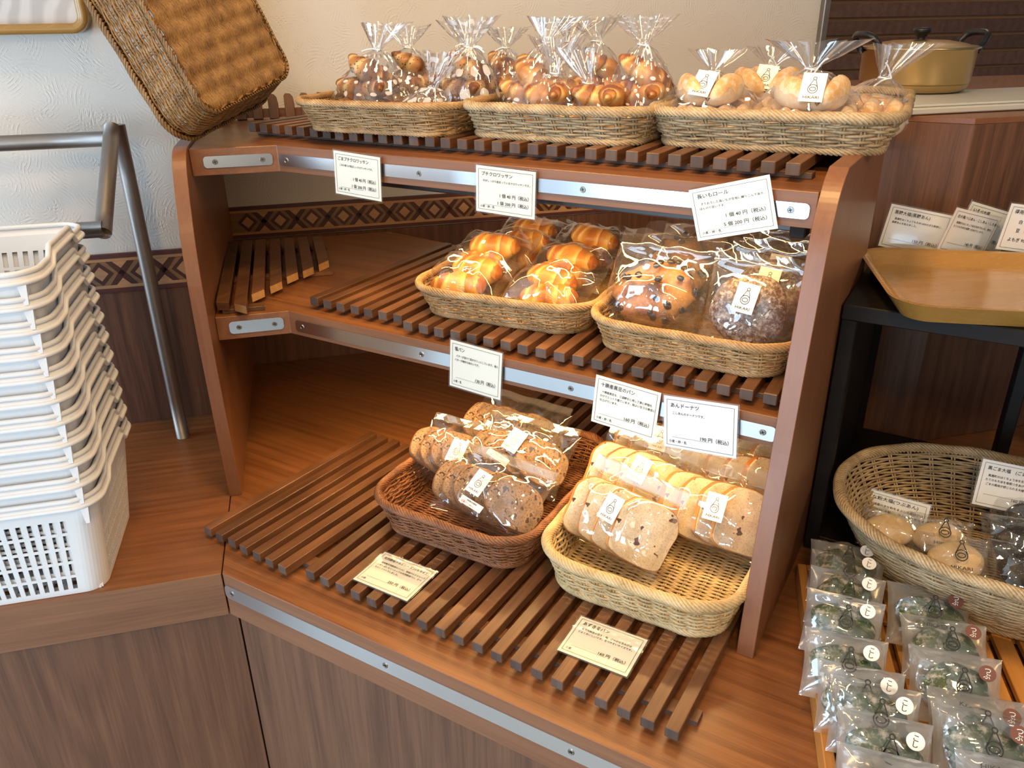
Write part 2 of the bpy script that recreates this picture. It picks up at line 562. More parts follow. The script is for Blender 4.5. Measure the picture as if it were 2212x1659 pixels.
M_crumb_w = crumb('white_crumb', (.60, .50, .35), (.76, .67, .51), (.085, .034, .030), 52., .40, .40)
M_crumb_b = crumb('brown_crumb', (.22, .135, .075), (.36, .235, .14), (.060, .032, .025), 95., .48, .9)
M_crust_w = crust('loaf_crust', (.70, .46, .20), (.58, .27, .07), (.34, .12, .03), gloss=.1)
M_crust_b = crust('rustic_crust', (.40, .22, .10), (.26, .12, .05), (.12, .05, .025), gloss=.0, flour=.25)

M_card = NB('ivory_card')
_n = M_card.n('TexNoise', {'Vector': M_card.n('TexCoord').outputs['Object'], 'Scale': 140., 'Detail': 2})
M_card.bsdf(Base_Color=(.82, .82, .72, 1), Roughness=.5, Coat_Weight=.6, Coat_Roughness=.12, Normal=M_card.bump(_n.outputs[0], .06, .001))
M_card = M_card.mt
M_cardw = simple('white_card', (.84, .85, .84), .5, coat=.6)
M_stick = simple('white_sticker', (.86, .84, .80), .55)
M_brownst = simple('brown_sticker', (.16, .055, .035), .5)
M_whiteink = simple('white_ink', (.85, .83, .8), .5)
M_redink = simple('red_ink', (.35, .03, .02), .5)

# ------------------------------------------------------------------ the room
FZ = -.76


def quad_wall(name, pts, mat, thick=.04, z0=FZ, z1=1.75, parent=None):
    """vertical wall slab: pts = two plan points, thickness goes away from the room (left of the direction)"""
    (x0, y0), (x1, y1) = pts
    dx, dy = x1 - x0, y1 - y0
    L = math.hypot(dx, dy)
    nx, ny = -dy / L * thick, dx / L * thick
    o = prism_obj(name, [(x0, y0), (x1, y1), (x1 + nx, y1 + ny), (x0 + nx, y0 + ny)], z0, z1, mat, parent, 0, 'structure')
    return o


o = prism_obj('floor', [(-4.2, -3.6), (3.4, -3.6), (3.4, 5.4), (-4.2, 5.4)], FZ - .05, FZ, M_floor, bev=0, kind='structure')
o = prism_obj('ceiling', [(-4.2, -3.6), (3.4, -3.6), (3.4, 5.4), (-4.2, 5.4)], 1.75, 1.80, M_ceil, bev=0, kind='structure')
# pier on the left, alcove wall behind the shelves (wall line runs at 45 degrees)
pier = quad_wall('wall_left', [W(-2.6, 1.762), W(-.2095, 1.762)], M_paper_wall, .27)
alcove = quad_wall('wall_back', [W(-.2095, 2.034), W(1.362, 2.034)], M_paper_wall, .05)
kit = quad_wall('wall_kitchen', [W(1.0, 3.22), W(4.6, 3.22)], M_kback, .05)
quad_wall('wall_right', [(3.4, 5.2), (3.4, -3.6)], M_roomwall, .05)
quad_wall('wall_front', [(3.4, -3.6), (-1.2, -3.6)], M_roomwall, .05)
tv, tf = boxv(0, 0, 0, .018, .03, 2.5)
link('trim_1', bevelled(tv, tf, .002, 1, None, 'trim', [M_steel]), None, T(*W(1.366, 2.03), .5) @ Rt('Z', 45), 'structure')

# kitchen wall: dark horizontal planks with pale joints
pv, pf = boxv(0, 0, 0, 2.6, .02, .0545)
pl = bevelled(pv, pf, .0015, 1, None, 'plank', [M_kplank])
for k in range(17):
    z = .075 + k * .0675
    link('plank', pl, kit, T(*W(2.55, 3.205), z) @ Rt('Z', 45))

# dado panels on both walls, then the patterned border
for (a, c, y, zt, par) in ((-2.6, -1.30, 1.762, .305, pier), (-1.302, -.375, 1.762, .305, pier), (-.377, -.2095, 1.762, .305, pier),
                           (-.2085, .685, 2.034, .330, alcove), (.688, 1.36, 2.034, .330, alcove)):
    x0, y0 = W(a, y); x1, y1 = W(c, y); x2, y2 = W(c, y - .006); x3, y3 = W(a, y - .006)
    prism_obj('wall_panel', [(x0, y0), (x1, y1), (x2, y2), (x3, y3)][::-1], -.0 - .02, zt, M_dado, par, .0008)


def border(par, a, c, y, zb, zt):
    """wooden inlay border: strips top and bottom, diamonds and crosses between"""
    h = zt - zb
    name = 'trim'

    def strip(z0, z1, mat, d, nm):
        x0, y0 = W(a, y); x1, y1 = W(c, y); x2, y2 = W(c, y - d); x3, y3 = W(a, y - d)
        prism_obj(nm, [(x3, y3), (x2, y2), (x1, y1), (x0, y0)], z0, z1, mat, par, .0003)
    strip(zb, zb + h * .11, M_maroon, .009, 'border_strip')
    strip(zt - h * .11, zt, M_maroon, .009, 'border_strip')
    strip(zb + h * .11, zb + h * .19, M_tan, .008, 'border_line')
    strip(zt - h * .19, zt - h * .11, M_tan, .008, 'border_line')
    strip(zb + h * .19, zt - h * .19, M_mid, .007, 'border_field')
    hh = h * .62; zc = (zb + zt) / 2
    p = hh * 1.62
    g = G()

    def poly(pts, d, mi):
        v = []
        for (u, z) in pts:
            u = min(max(u, a), c)
            x, yy = W(u, y - d); v.append((x, yy, z))
        g.add(np.array(v), [tuple(range(len(v)))], mi)
    n = int((c - a) / p) + 1
    for i in range(n):
        u = c - (i + .5) * p - .018
        r1, r2 = hh * .50, hh * .30
        if u - p / 2 < a: break
        k = 1.0
        poly([(u - r1 * k, zc), (u, zc - r1), (u + r1 * k, zc), (u, zc + r1)], .0075, 0)
        poly([(u - r2 * k, zc), (u, zc - r2), (u + r2 * k, zc), (u, zc + r2)], .0080, 1)
        e = u + p / 2
        t = hh * .5
        for sg in (1, -1):
            poly([(e - t * .86, zc + sg * t), (e + t * .86, zc + sg * t), (e, zc + sg * t * .14)][::-sg], .0075, 0)
            poly([(e - t * .58, zc + sg * t), (e + t * .58, zc + sg * t), (e, zc + sg * t * .42)][::-sg], .0080, 1)
        for sg in (1, -1):
            q = hh * .5
            poly([(e - .004, zc - sg * .004), (e + q * .72, zc - sg * q), (e + q * .72 + .009, zc - sg * q), (e + .004, zc + sg * .004)][::sg], .0077, 0)
            poly([(e + .004, zc - sg * .004), (e - q * .72, zc - sg * q), (e - q * .72 - .009, zc - sg * q), (e - .004, zc + sg * .004)][::-sg], .0077, 0)
    link('border_inlay', g.mesh('inlay', [M_dkin, M_tan]), par, kind='stuff')


border(pier, -1.6, -.2095, 1.762, .305, .386)
border(alcove, -.2080, 1.36, 2.034, .333, .409)

# kitchen half wall (chamfered box) that carries the stove
khw = thing('kitchen_half_wall', 'tall reddish brown half wall with a chamfered corner under the stove', 'half wall', M=T(-.2, 2.0, 0))
A = Vector((S, S))
c0 = Vector((-.365, 1.660)); c1 = Vector((-.046, 1.660)); c2 = c1 + A * .9
pts = [tuple(c0), tuple(c1), tuple(c2), (c2.x - .55, c2.y + .55), tuple(W(1.355, 2.03)), tuple(Vector(c0) + Vector((-S, S)) * .590)]
pts = [(x + .2, y - 2.0) for x, y in pts]
prism_obj('body', pts, 0.001, .635, M_dado, khw, .001)
prism_obj('top_board', pts, .635, .646, M_side, khw, .001)

# ------------------------------------------------------------------ counters
cl = thing('counter', 'brown laminate counter under the white plastic crates', 'counter', M=T(*W(-.8, 1.5), 0))
cr = thing('counter', 'brown laminate corner counter under the bread shelves with a steel strip', 'counter', M=T(0, 1.2, 0))


def rel(pts, o):
    x, y = o.matrix_world.translation.xy if hasattr(o.matrix_world, 'translation') else (0, 0)
    return [(a - x, b - y) for a, b in pts]


bpy.context.view_layer.update()
C0 = W(-.2065, 1.1405)
left_pts = [W(-2.2, 1.1405), W(-.2075, 1.1405), W(-.2075, 1.755), W(-2.2, 1.755)]
right_pts = [(-.9521, .6614), (1.25, .6614), (1.25, 1.3), (1.25, 2.90), (-.05, 2.90), W(1.35, 2.024), W(-.2055, 2.024), W(-.2055, 1.755)]


def slab(name, pts, z0, z1, par, m_top, m_edge, frontn):
    p = rel(pts, par)
    v, f = prism(p, z0, z1)
    mats = [0, 0] + [1] * (len(f) - 2)
    # the top is its own laminate, the edges another
    me = bevelled(v, f, .0008, 1, mats, name, [m_top, m_edge])
    return link(name, me, par)


slab('worktop', left_pts, -.085, 0, cl, M_top_l, M_edge_l, None)
slab('worktop', right_pts, -.085, 0, cr, M_top_r, M_edge, None)
e = .022
prism_obj('front_panel', rel([W(-2.2, 1.1405 + e), W(-.2065 + .0088, 1.1405 + e), W(-.2065 + .0088, 1.17 + e), W(-2.2, 1.17 + e)], cl), FZ + .002, -.085, M_lower, cl, .0008)
xj = -.2065 * math.sqrt(2) - (.6614 + e)
prism_obj('front_panel', rel([(-.9521 - .0075, .6614 + e), (.23, .6614 + e), (.23, .70 + e), (-.98, .70 + e)], cr), FZ + .002, -.085, M_lower, cr, .0008)
prism_obj('front_panel', rel([(.232, .6614 + e), (1.25, .6614 + e), (1.25, .70 + e), (.232, .70 + e)], cr), FZ + .002, -.085, M_lower, cr, .0008)


def screw_mesh():
    g = G()
    n = 16
    th = np.arange(n) * 2 * math.pi / n
    ring = lambda r, z: np.stack([r * np.cos(th), r * np.sin(th), np.full(n, z)], 1)
    v = np.concatenate([ring(.0048, 0), ring(.0042, .0012), ring(.0034, .0012), ring(.0028, .0004), [[0, 0, .0004]]])
    f = []
    for k in range(3):
        f += [(k * n + i, k * n + (i + 1) % n, (k + 1) * n + (i + 1) % n, (k + 1) * n + i) for i in range(n)]
    f += [(3 * n + i, 3 * n + (i + 1) % n, 4 * n) for i in range(n)]
    g.add(v, f, 0)
    for a in (0, math.pi / 2):
        bv, bf = boxv(0, 0, .0007, .0046, .0011, .0006)
        g.add(xf(Matrix.Rotation(a + .3, 4, 'Z'), bv), bf, 1)
    return g.mesh('screw', [M_screw, M_slot])


ME_SCREW = screw_mesh()


def rail(par, p0, p1, z0, z1, n, screws, dull=False):
    """steel strip with rounded ends; p0,p1 plan points of its back face, n = outward normal (plan)"""
    p0 = Vector(p0); p1 = Vector(p1)
    L = (p1 - p0).length
    h = z1 - z0
    r = h * .3
    pts = []
    for cx, cy, a0 in ((L / 2 - r, -h / 2 + r, -90), (L / 2 - r, h / 2 - r, 0), (-L / 2 + r, h / 2 - r, 90), (-L / 2 + r, -h / 2 + r, 180)):
        for k in range(5):
            a = R(a0 + k * 22.5)
            pts.append((cx + r * math.cos(a), cy + r * math.sin(a)))
    v, f = prism(pts, 0, .0022)
    me = bevelled(v, f, 0, 1, None, 'rail', [M_chrome])
    d = (p1 - p0).normalized()
    Mx = Matrix(((d.x, 0, n[0], 0), (d.y, 0, n[1], 0), (0, 1, 0, 0), (0, 0, 0, 1)))
    mid = (p0 + p1) / 2
    pw = par.matrix_world.translation
    Mx = T(mid.x - pw.x, mid.y - pw.y, (z0 + z1) / 2 - pw.z) @ Mx
    o = link('steel_strip', me, par, Mx)
    for sx in screws:
        link('screw', ME_SCREW, o, T(sx - L / 2, 0, .0022))
    return o


rail(cr, (-.951, .6614), (.62, .6614), -.0475, -.0212, (0, -1), [.016, .335, .636, .95, 1.26, 1.55])

# ------------------------------------------------------------------ the display shelves
su = thing('display_shelves', 'two tier open cherry wood bread shelf unit between curved side boards', 'shelf unit', M=T(-.6, 1.2, 0))
bpy.context.view_layer.update()


def side_board(prof, Mx, th=.0235):
    # round the front curve with a Catmull-Rom pass over all but the straight back
    n_ = len(prof) - 2
    P = [Vector(p) for p in prof[:n_]]
    out = []
    for i in range(n_ - 1):
        a, b_, c, d = P[max(i - 1, 0)], P[i], P[i + 1], P[min(i + 2, n_ - 1)]
        for t_ in (0, .25, .5, .75):
            q = .5 * (2 * b_ + (c - a) * t_ + (2 * a - 5 * b_ + 4 * c - d) * t_ ** 2 + (3 * b_ - a - 3 * c + d) * t_ ** 3)
            out.append(tuple(q))
    prof = out + [tuple(P[-1])] + list(prof[n_:])
    v, f = prism(prof, 0, th)
    me = bevelled(v, f, .0007, 1, None, 'side', [M_side])
    return link('side_board', me, su, Mx)


profR = [(.897, 0), (.906, .08), (.918, .16), (.932, .23), (.948, .30), (.964, .40), (.978, .47), (.990, .53), (1.001, .575), (1.018, .61), (1.038, .632), (1.062, .646), (1.39, .646), (1.39, 0)]
Mx = Matrix(((0, 0, 1, -.176), (1, 0, 0, 0), (0, 1, 0, 0), (0, 0, 0, 1)))
side_board(profR, T(.6, -1.2, 0) @ Mx)
profL = [(1.379, 0), (1.366, .10), (1.356, .22), (1.352, .32), (1.356, .42), (1.370, .49), (1.392, .545), (1.415, .585), (1.436, .610), (1.460, .6225), (1.485, .6265), (2.025, .6265), (2.025, 0)]
Mx = Matrix(((-S, 0, S, -.2075 * S), (S, 0, S, -.2075 * S), (0, 1, 0, 0), (0, 0, 0, 1)))
side_board(profL, T(.6, -1.2, 0) @ Mx, .0225)
ZM, ZT = .336, .621


def shelf(name, yf, wyf, z0, z1, cx):
    pts = [W(-.1845, wyf), (cx, yf), (-.1765, yf), (-.1765, 1.385), (-.1765, 1.50), (-1.045, 1.50), W(.186, 1.975), W(-.1845, 1.975)]
    p = [(a + .6, b - 1.2) for a, b in pts]
    v, f = prism(p, z0, z1)
    link(name, bevelled(v, f, .0007, 1, [0, 0] + [1] * (len(f) - 2), name, [M_top_r, M_edge]), su)


cxm = -1.0563
wym = (-cxm * S + .975 * S)
shelf('middle_shelf', .975, wym, .2925, ZM, cxm)
cxt = -1.0776
wyt = (-cxt * S + 1.02 * S)
shelf('top_shelf', 1.02, wyt, .5765, ZT, cxt)
rail(su, (-1.040, .975), (-.1775, .975), .3005, .3227, (0, -1), [.016, .284, .56, .845])
rail(su, (-1.0745, 1.02), (-.184, 1.02), .5877, .6070, (0, -1), [.018, .302, .585, .868])
rail(su, W(-.163, wym), W(-.068, wym), .3030, .3262, (S, -S), [.017, .079])
rail(su, W(-.164, wyt), W(-.050, wyt), .5890, .6085, (S, -S), [.019, .097])
for nm_, y_, z_, lab_ in (('under_shelf_lamp', 1.085, .5765, 'slim dark lamp housing fixed under the top shelf, hidden behind its front edge'),
                          ('under_shelf_lamp', 1.040, .2925, 'slim dark lamp housing fixed under the middle shelf, hidden behind its front edge')):
    lp = thing(nm_, lab_, 'lamp', M=T(-.60, y_, z_ - .0005))
    box('housing', (0, 0, -.009), (.80, .030, .018), M_bplastic, lp, .002)
# little dark hinge block under the top shelf by the right board
box('bracket', (.6 - .20, 1.06 - 1.2, .566), (.02, .03, .02), M_gap, su, .002)


# ------------------------------------------------------------------ slatted racks
def slat_mesh(L, w=.0185, h=.016, pale=False):
    v, f = boxv(0, L / 2, h / 2, w, L, h)
    mats = [0, 0, 1, 0, 1, 0]
    return bevelled(v, f, .0009, 1, mats, 'slat', [M_slat, M_pale_end if pale else M_slat_end])


def rack(label, n, pitch, L, M0, bear=(.06, .5, .94), w=.0185, group='slatted wooden racks on the shelves', widths=None, cut=None):
    """M0: frame at left edge of the first slat front; slats run along +y; z=0 is the shelf"""
    t = thing('slatted_rack', label, 'rack', group, M0)
    me = slat_mesh(L, w)
    for i in range(n):
        j = RNG.uniform(-.0012, .0012)
        link('slat', me, t, T(w / 2 + i * pitch, j, .008))
    tot = (n - 1) * pitch + w
    for b in bear:
        bv, bf = boxv(tot / 2, L * b, .004, tot + .02, .022, .0082)
        link('bearer', bevelled(bv, bf, .0006, 1, [0, 0, 1, 1, 1, 1], 'bearer', [M_slat, M_slat_end]), t)
    return t


rack('narrow slatted walnut rack, left of the reddish bread basket on the counter', 7, .0319, .415, T(-1.0553, .716, .0003) @ Rt('Z', -3.9), (.12, .9))
rack('wide slatted walnut rack under the two lowest bread baskets', 20, .0319, .43, T(-.8166, .7145, .0003) @ Rt('Z', -.9), (.12, .9))
rack('slatted walnut rack far back on the counter behind the lowest baskets', 20, .0319, .40, T(-.815, 1.163, .0003), (.12, .88))
rack('narrow slatted walnut rack left of the butter roll basket on the middle shelf', 7, .0318, .43, T(-1.0255, 1.001, ZM + .0003), (.1, .9))
rack('wide slatted walnut rack under the two middle shelf baskets', 20, .0312, .43, T(-.7975, .982, ZM + .0003) @ Rt('Z', .8), (.1, .9))
# top shelf racks
rack('slatted walnut rack under the sesame croissant basket on the top shelf', 7, .0318, .40, T(-1.2105, 1.082, ZT + .0003) @ Rt('Z', -2.0), (.1, .9))
rack('slatted walnut rack under the middle of the top shelf', 13, .0314, .40, T(-.985, 1.068, ZT + .0003) @ Rt('Z', .3), (.1, .9))
rack('slatted walnut rack at the right end of the top shelf', 12, .0314, .40, T(-.5755, 1.070, ZT + .0003), (.1, .9))


def tapered_rack():
    """the odd rack whose slats are cut on the slant, seven pieces"""
    t = thing('slatted_rack', 'dark rack with slanted pale cut slat ends at the left end of the middle shelf', 'rack', 'slatted wooden racks on the shelves',
              T(*W(-.160, 1.44), ZM + .0003))
    # slat front centre points (wall coordinates) and far ends, top at .024
    fr = [(-.169, 1.448), (-.1375, 1.425), (-.109, 1.492), (-.077, 1.533), (-.0465, 1.587), (-.015, 1.617), (.0175, 1.656)]
    px, py = W(-.160, 1.44)
    for i, (wx, wy) in enumerate(fr):
        w2 = .0112
        far = 1.895 - i * .002
        s0 = -.004 if i == 0 else (-.012 if i == 1 else .014)
        c = [W(wx - w2, wy - s0), W(wx + w2, wy + s0), W(wx + w2 - .006, far), W(wx - w2 - .006, far)]
        c = [(a - px, b - py) for a, b in c]
        v, f = prism(c, .008, .024)
        mt = 0 if i == 0 else 1
        link('slat', bevelled(v, f, .0008, 1, [0, 0, mt, 0, 0, 0], 'slat', [M_slat, M_pale_end]), t)
    for (a, c_, y0, s0) in ((-.172, -.098, 1.452, .0), (-.165, .035, 1.640, 0), (-.165, .030, 1.85, 0)):
        c = [W(a, y0), W(c_, y0 + s0), W(c_, y0 + .022), W(a, y0 + .022)]
        c = [(p - px, q - py) for p, q in c]
        v, f = prism(c, 0, .0082)
        link('bearer', bevelled(v, f, .0006, 1, [0, 0, 0, 1, 0, 1], 'bearer', [M_slat, M_pale_end]), t)


tapered_rack()


def short_rack():
    """a short rack standing on edge at the back of the top shelf, rounded slat tops"""
    t = thing('slatted_rack', 'short slatted rack with rounded slat tips behind the big leaning basket', 'rack', 'slatted wooden racks on the shelves', T(*W(-.15, 1.90), ZT + .0003) @ Rt('Z', 45))
    for i in range(8):
        pts = [(-.010, 0), (.010, 0), (.011, .030), (.009, .044), (.004, .050), (-.006, .051), (-.010, .046)]
        v, f = prism(pts, -.008, .008)
        link('slat', bevelled(v, f, .0008, 1, None, 'slat', [M_slat]), t, T(i * .034, 0, 0) @ Rt('X', 82))
    bv, bf = boxv(.12, .006, .012, .27, .010, .018)
    link('bearer', bevelled(bv, bf, .0006, 1, None, 'bearer', [M_slat]), t)


short_rack()


# ------------------------------------------------------------------ woven baskets
def outline(hx, hy, rc, oval=False, n=480):
    if oval:
        a = np.arange(n) * 2 * math.pi / n
        p = np.stack([hx * np.sign(np.cos(a)) * np.abs(np.cos(a)) ** .92, hy * np.sign(np.sin(a)) * np.abs(np.sin(a)) ** .92], 1)
    else:
        rc = min(rc, hx, hy)
        p = []
        for cx, cy, a0 in ((hx - rc, -hy + rc, -90), (hx - rc, hy - rc, 0), (-hx + rc, hy - rc, 90), (-hx + rc, -hy + rc, 180)):
            for k in range(17):
                a = R(a0 + k * 90 / 16)
                p.append((cx + rc * math.cos(a), cy + rc * math.sin(a)))
        p = np.array(p)
    q = np.vstack([p, p[:1]])
    d = np.r_[0, np.cumsum(np.linalg.norm(np.diff(q, axis=0), axis=1))]
    return q, d / d[-1], d[-1]


def at_s(ol, s):
    q, d, L = ol
    s = np.mod(s, 1.)
    x = np.interp(s, d, q[:, 0]); y = np.interp(s, d, q[:, 1])
    e_ = .004
    x2 = np.interp(np.mod(s + e_, 1), d, q[:, 0]); y2 = np.interp(np.mod(s + e_, 1), d, q[:, 1])
    x1 = np.interp(np.mod(s - e_, 1), d, q[:, 0]); y1 = np.interp(np.mod(s - e_, 1), d, q[:, 1])
    tx, ty = x2 - x1, y2 - y1
    l = np.hypot(tx, ty) + 1e-9
    return np.stack([x, y], -1), np.stack([ty / l, -tx / l], -1)


def basket(label, group, M0, bw, bl, H, flare, mat, sr=.0021, rimr=.0062, rc=.045, base_along='x', rib=.026, stake=.0245, base_same=False, tight=1.0,
           oval=False, pal=1.0, name='wicker_basket', open_rows=False, stakes2=2):
    t = thing(name, label, 'basket', group, M0)
    hx, hy = bw / 2, bl / 2

    def ol(z):
        k = z / H
        k = k ** .8
        return outline(hx + flare * k, hy + flare * k, rc + flare * k, oval)
    o0 = ol(H * .5)
    ns = int(o0[2] / stake / 2) * 2
    # horizontal strands weaving round the stakes
    g = G()
    zr = H - rimr * 1.3
    z = sr * 2.2
    row = 0
    while z < zr:
        o1 = ol(z)
        m_ = ns * 4
        s = np.arange(m_) / m_
        p, nn = at_s(o1, s)
        amp = sr * 1.25 * (.75 if tight < 1 else 1)
        off = amp * np.cos(math.pi * ns * s + math.pi * row) + .0003 * np.sin(40 * s + row)
        zz = z + .0005 * np.sin(2 * math.pi * (s * 5 + row * .37)) + .0009 * np.sin(math.pi * ns * s * .5 + row)
        P = np.concatenate([p + nn * off[:, None], zz[:, None]], 1)
        v, q = tubes(P, sr * (.93 + .1 * RNG.random()), 5, True)
        g.add(v, q)
        z += sr * 1.86 * tight * (1.55 if (open_rows and row > 2) else 1)
        row += 1
    link('side_weave', g.mesh('side', mat, True), t, kind='stuff')
    # stakes, two or three rods side by side
    g = G()
    s = (np.arange(ns)) / ns
    zs = np.linspace(0, H - rimr * .5, 7)
    for dx in ((-.0022, .0022) if stakes2 == 2 else (0,)):
        P = np.zeros((ns, 7, 3))
        for j, zz in enumerate(zs):
            o1 = ol(zz)
            p, nn = at_s(o1, s + dx / o1[2])
            P[:, j, :2] = p; P[:, j, 2] = zz
        v, q = tubes(P, sr * .8, 5)
        g.add(v, q)
    link('stakes', g.mesh('stakes', mat, True), t, kind='stuff')
    # rim: slanted wraps that go over the top edge

    def wraps(z0, rad, span, n, a0, a1, rr, out=0):
        th = np.linspace(0, 1, 9)
        s0 = np.arange(n) / n
        o1 = ol(min(max(z0, 0), H))
        ss = s0[:, None] + th[None] * span / o1[2]
        ang = R(a0) + (R(a1) - R(a0)) * th
        p, nn = at_s(o1, ss)
        jit = 1 + .12 * np.sin(s0 * 97.0)[:, None]
        P = np.concatenate([p + nn * (rad * np.cos(ang) * jit + out)[..., None], (z0 + rad * np.sin(ang) * np.ones_like(ss) * jit)[..., None]], -1)
        return tubes(P, rr, 5, ref=np.array([.13, .21, .97]))
    g = G()
    Lr = ol(H)[2]
    v, q = wraps(H - rimr * .6, rimr * .80, .040, int(Lr / .0062), 215, -55, sr * 1.12)
    g.add(v, q)
    v, q = wraps(H - rimr * .55, rimr * .62, .050, int(Lr / .0080), -40, 200, sr * 1.0)
    g.add(v, q)
    link('rim', g.mesh('rim', mat, True), t)
    g = G()
    o1 = ol(sr)
    v, q = wraps(sr * 1.6, sr * 1.9, .032, int(o1[2] / .0068), 150, -60, sr * 1.05, out=sr * .6)
    g.add(v, q)
    link('foot_braid', g.mesh('foot', mat, True), t)
    # base: fine strands over ribs
    g = G()
    u_l, v_l = (hx, hy) if base_along == 'x' else (hy, hx)
    pit = sr * (1.62 if base_same else 1.75)
    nst = int(2 * (v_l - .003) / pit)
    for j in range(nst):
        vv = -v_l + .003 + (j + .5) * (2 * v_l - .006) / nst
        if oval:
            hl = u_l * math.sqrt(max(0, 1 - (abs(vv) / v_l) ** 2.1)) * .985
        else:
            k = v_l - abs(vv)
            hl = u_l - (rc - math.sqrt(max(0, rc * rc - (rc - k) ** 2)) if k < rc else 0)
        if hl < .02: continue
        m_ = max(6, int(2 * hl / rib * 4))
        x = np.linspace(-hl, hl, m_)
        zz = sr * 1.9 + (sr * 1.0 * np.cos(2 * math.pi * x / rib + .35 * (j % 2)) if base_same else sr * .8 * np.cos(math.pi * x / rib + math.pi * j))
        P = np.stack([x, np.full(m_, vv) + .0004 * np.sin(x * 60 + j), zz], 1)
        if base_along != 'x':
            P = P[:, [1, 0, 2]]
        v, q = tubes(P, sr * .86, 5)
        g.add(v, q)
    kk = np.arange(-int(u_l / rib) + 0, int(u_l / rib) + 1)
    for k in kk:
        x = k * rib + rib / 2 * 0
        if abs(x) > u_l - .004: continue
        hl = (v_l * math.sqrt(max(0, 1 - (abs(x) / u_l) ** 2)) if oval else v_l) * .97
        for dx in (-.0016, .0016):
            P = np.stack([np.full(12, x + dx), np.linspace(-hl, hl, 12), np.full(12, sr * (3.0 if base_same else 1.6))], 1)
            if base_along != 'x':
                P = P[:, [1, 0, 2]]
            v, q = tubes(P, sr * .7, 5)
            g.add(v, q)
    link('base_weave', g.mesh('base', mat, True), t, kind='stuff')
    return t


ZB, ZMs, ZTs = .0245, ZM + .0245, ZT + .0245
basket('reddish brown wicker basket with sliced dark raisin bread on the counter rack', 'wicker bread baskets', T(-.652, 1.036, ZB) @ Rt('Z', .8), .256, .330, .068, .026, M_wk_brown, .0020, .0070)
basket('pale cream wicker basket with white bean bread beside the right side board', 'wicker bread baskets', T(-.3320, 1.053, ZB) @ Rt('Z', .2), .258, .355, .070, .024, M_wk_pale, .0023, .0082, rc=.05)
MZ1 = basket('tan wicker basket full of bagged butter rolls on the middle shelf', 'wicker bread baskets', T(-.672, 1.255, ZMs) @ Rt('Z', 5.5), .275, .42, .052, .026, M_wk_mid, .0018, .0062)
MZ2 = basket('tan wicker basket with black bean bread and sugared doughnuts on the middle shelf', 'wicker bread baskets', T(-.3365, 1.218, ZMs) @ Rt('Z', 1.0), .262, .365, .052, .022, M_wk_mid, .0018, .0062)
basket('tan wicker basket with dotted bags of sesame croissants on the top shelf', 'wicker bread baskets', T(-.916, 1.245, ZTs) @ Rt('Z', 5), .270, .36, .050, .027, M_wk_mid, .0017, .0058)
basket('weathered wicker basket with plain croissants in the middle of the top shelf', 'wicker bread baskets', T(-.600, 1.275, ZTs) @ Rt('Z', 1.5), .275, .33, .051, .022, M_wk_gray, .0022, .0072)
basket('weathered wicker basket with floured white rolls at the right end of the top shelf', 'wicker bread baskets', T(-.298, 1.345, ZTs) @ Rt('Z', 5), .290, .38, .052, .026, M_wk_gray, .0022, .0072)
basket('big shallow oval wicker basket with rice cakes, tilted on the black stand at right', 'wicker bread baskets', T(.124, 1.202, .037), .342, .245, .115, .068, M_wk_gray, .0021, .0085, oval=True, tight=.92, stake=.030)
# the big old basket leaning on its end, its woven bottom towards the room
Rm = Matrix(((.1966, -.3037, -.9323), (-.9627, -.2400, -.1248), (-.1858, .9221, -.3396))).to_4x4()
basket('large old brown basket standing on end at the left end of the top shelf', 'wicker bread baskets', T(-1.2024, .9952, .8915) @ Rm, .25, .40, .08, .025, M_wk_old, .0020, .0074, rc=.03, base_along='y', rib=.029, base_same=True, tight=.80)


# ------------------------------------------------------------------ text and signs
_tc = {}


def text_geo(s, size, align='LEFT', bold=0.0):
    k = (s, size, align, bold)
    if k not in _tc:
        c = bpy.data.curves.new('letters', 'FONT')
        c.body = s; c.size = size; c.resolution_u = 2; c.align_x = align
        c.offset = bold
        ob = bpy.data.objects.new('letters', c)
        me = bpy.data.meshes.new_from_object(ob)
        v = np.array([x.co[:] for x in me.vertices]).reshape(-1, 3)
        f = [tuple(p.vertices) for p in me.polygons]
        bpy.data.objects.remove(ob); bpy.data.curves.remove(c); bpy.data.meshes.remove(me)
        _tc[k] = (v, f)
    return _tc[k]


def put_text(g, s, x, y, size, align='LEFT', mat=0, z=.0004, sx=1.0, bold=.00009):
    v, f = text_geo(s, size, align, min(bold, size * .009))
    if len(v) == 0: return
    v = v.copy()
    v[:, 0] = v[:, 0] * sx + x; v[:, 1] += y; v[:, 2] = z
    g.add(v, f, mat)


def ribbon(g, pts, w, z=.0004, mat=0, closed=False):
    p = np.asarray(pts, float)
    t = (np.roll(p, -1, 0) - np.roll(p, 1, 0)) if closed else np.gradient(p, axis=0)
    t /= np.linalg.norm(t, axis=1, keepdims=True) + 1e-12
    nn = np.stack([-t[:, 1], t[:, 0]], 1) * w / 2
    a, b_ = p + nn, p - nn
    n = len(p)
    v = np.concatenate([np.c_[a, np.full(n, z)], np.c_[b_, np.full(n, z)]])
    f = [(i, i + n, (i + 1) % n + n, (i + 1) % n) for i in range(n if closed else n - 1)]
    g.add(v, f, mat)


def ell(cx, cy, rx, ry, a0=0, a1=360, n=28):
    a = np.radians(np.linspace(a0, a1, n, endpoint=(a1 - a0) < 359))
    return np.stack([cx + rx * np.cos(a), cy + ry * np.sin(a)], 1)


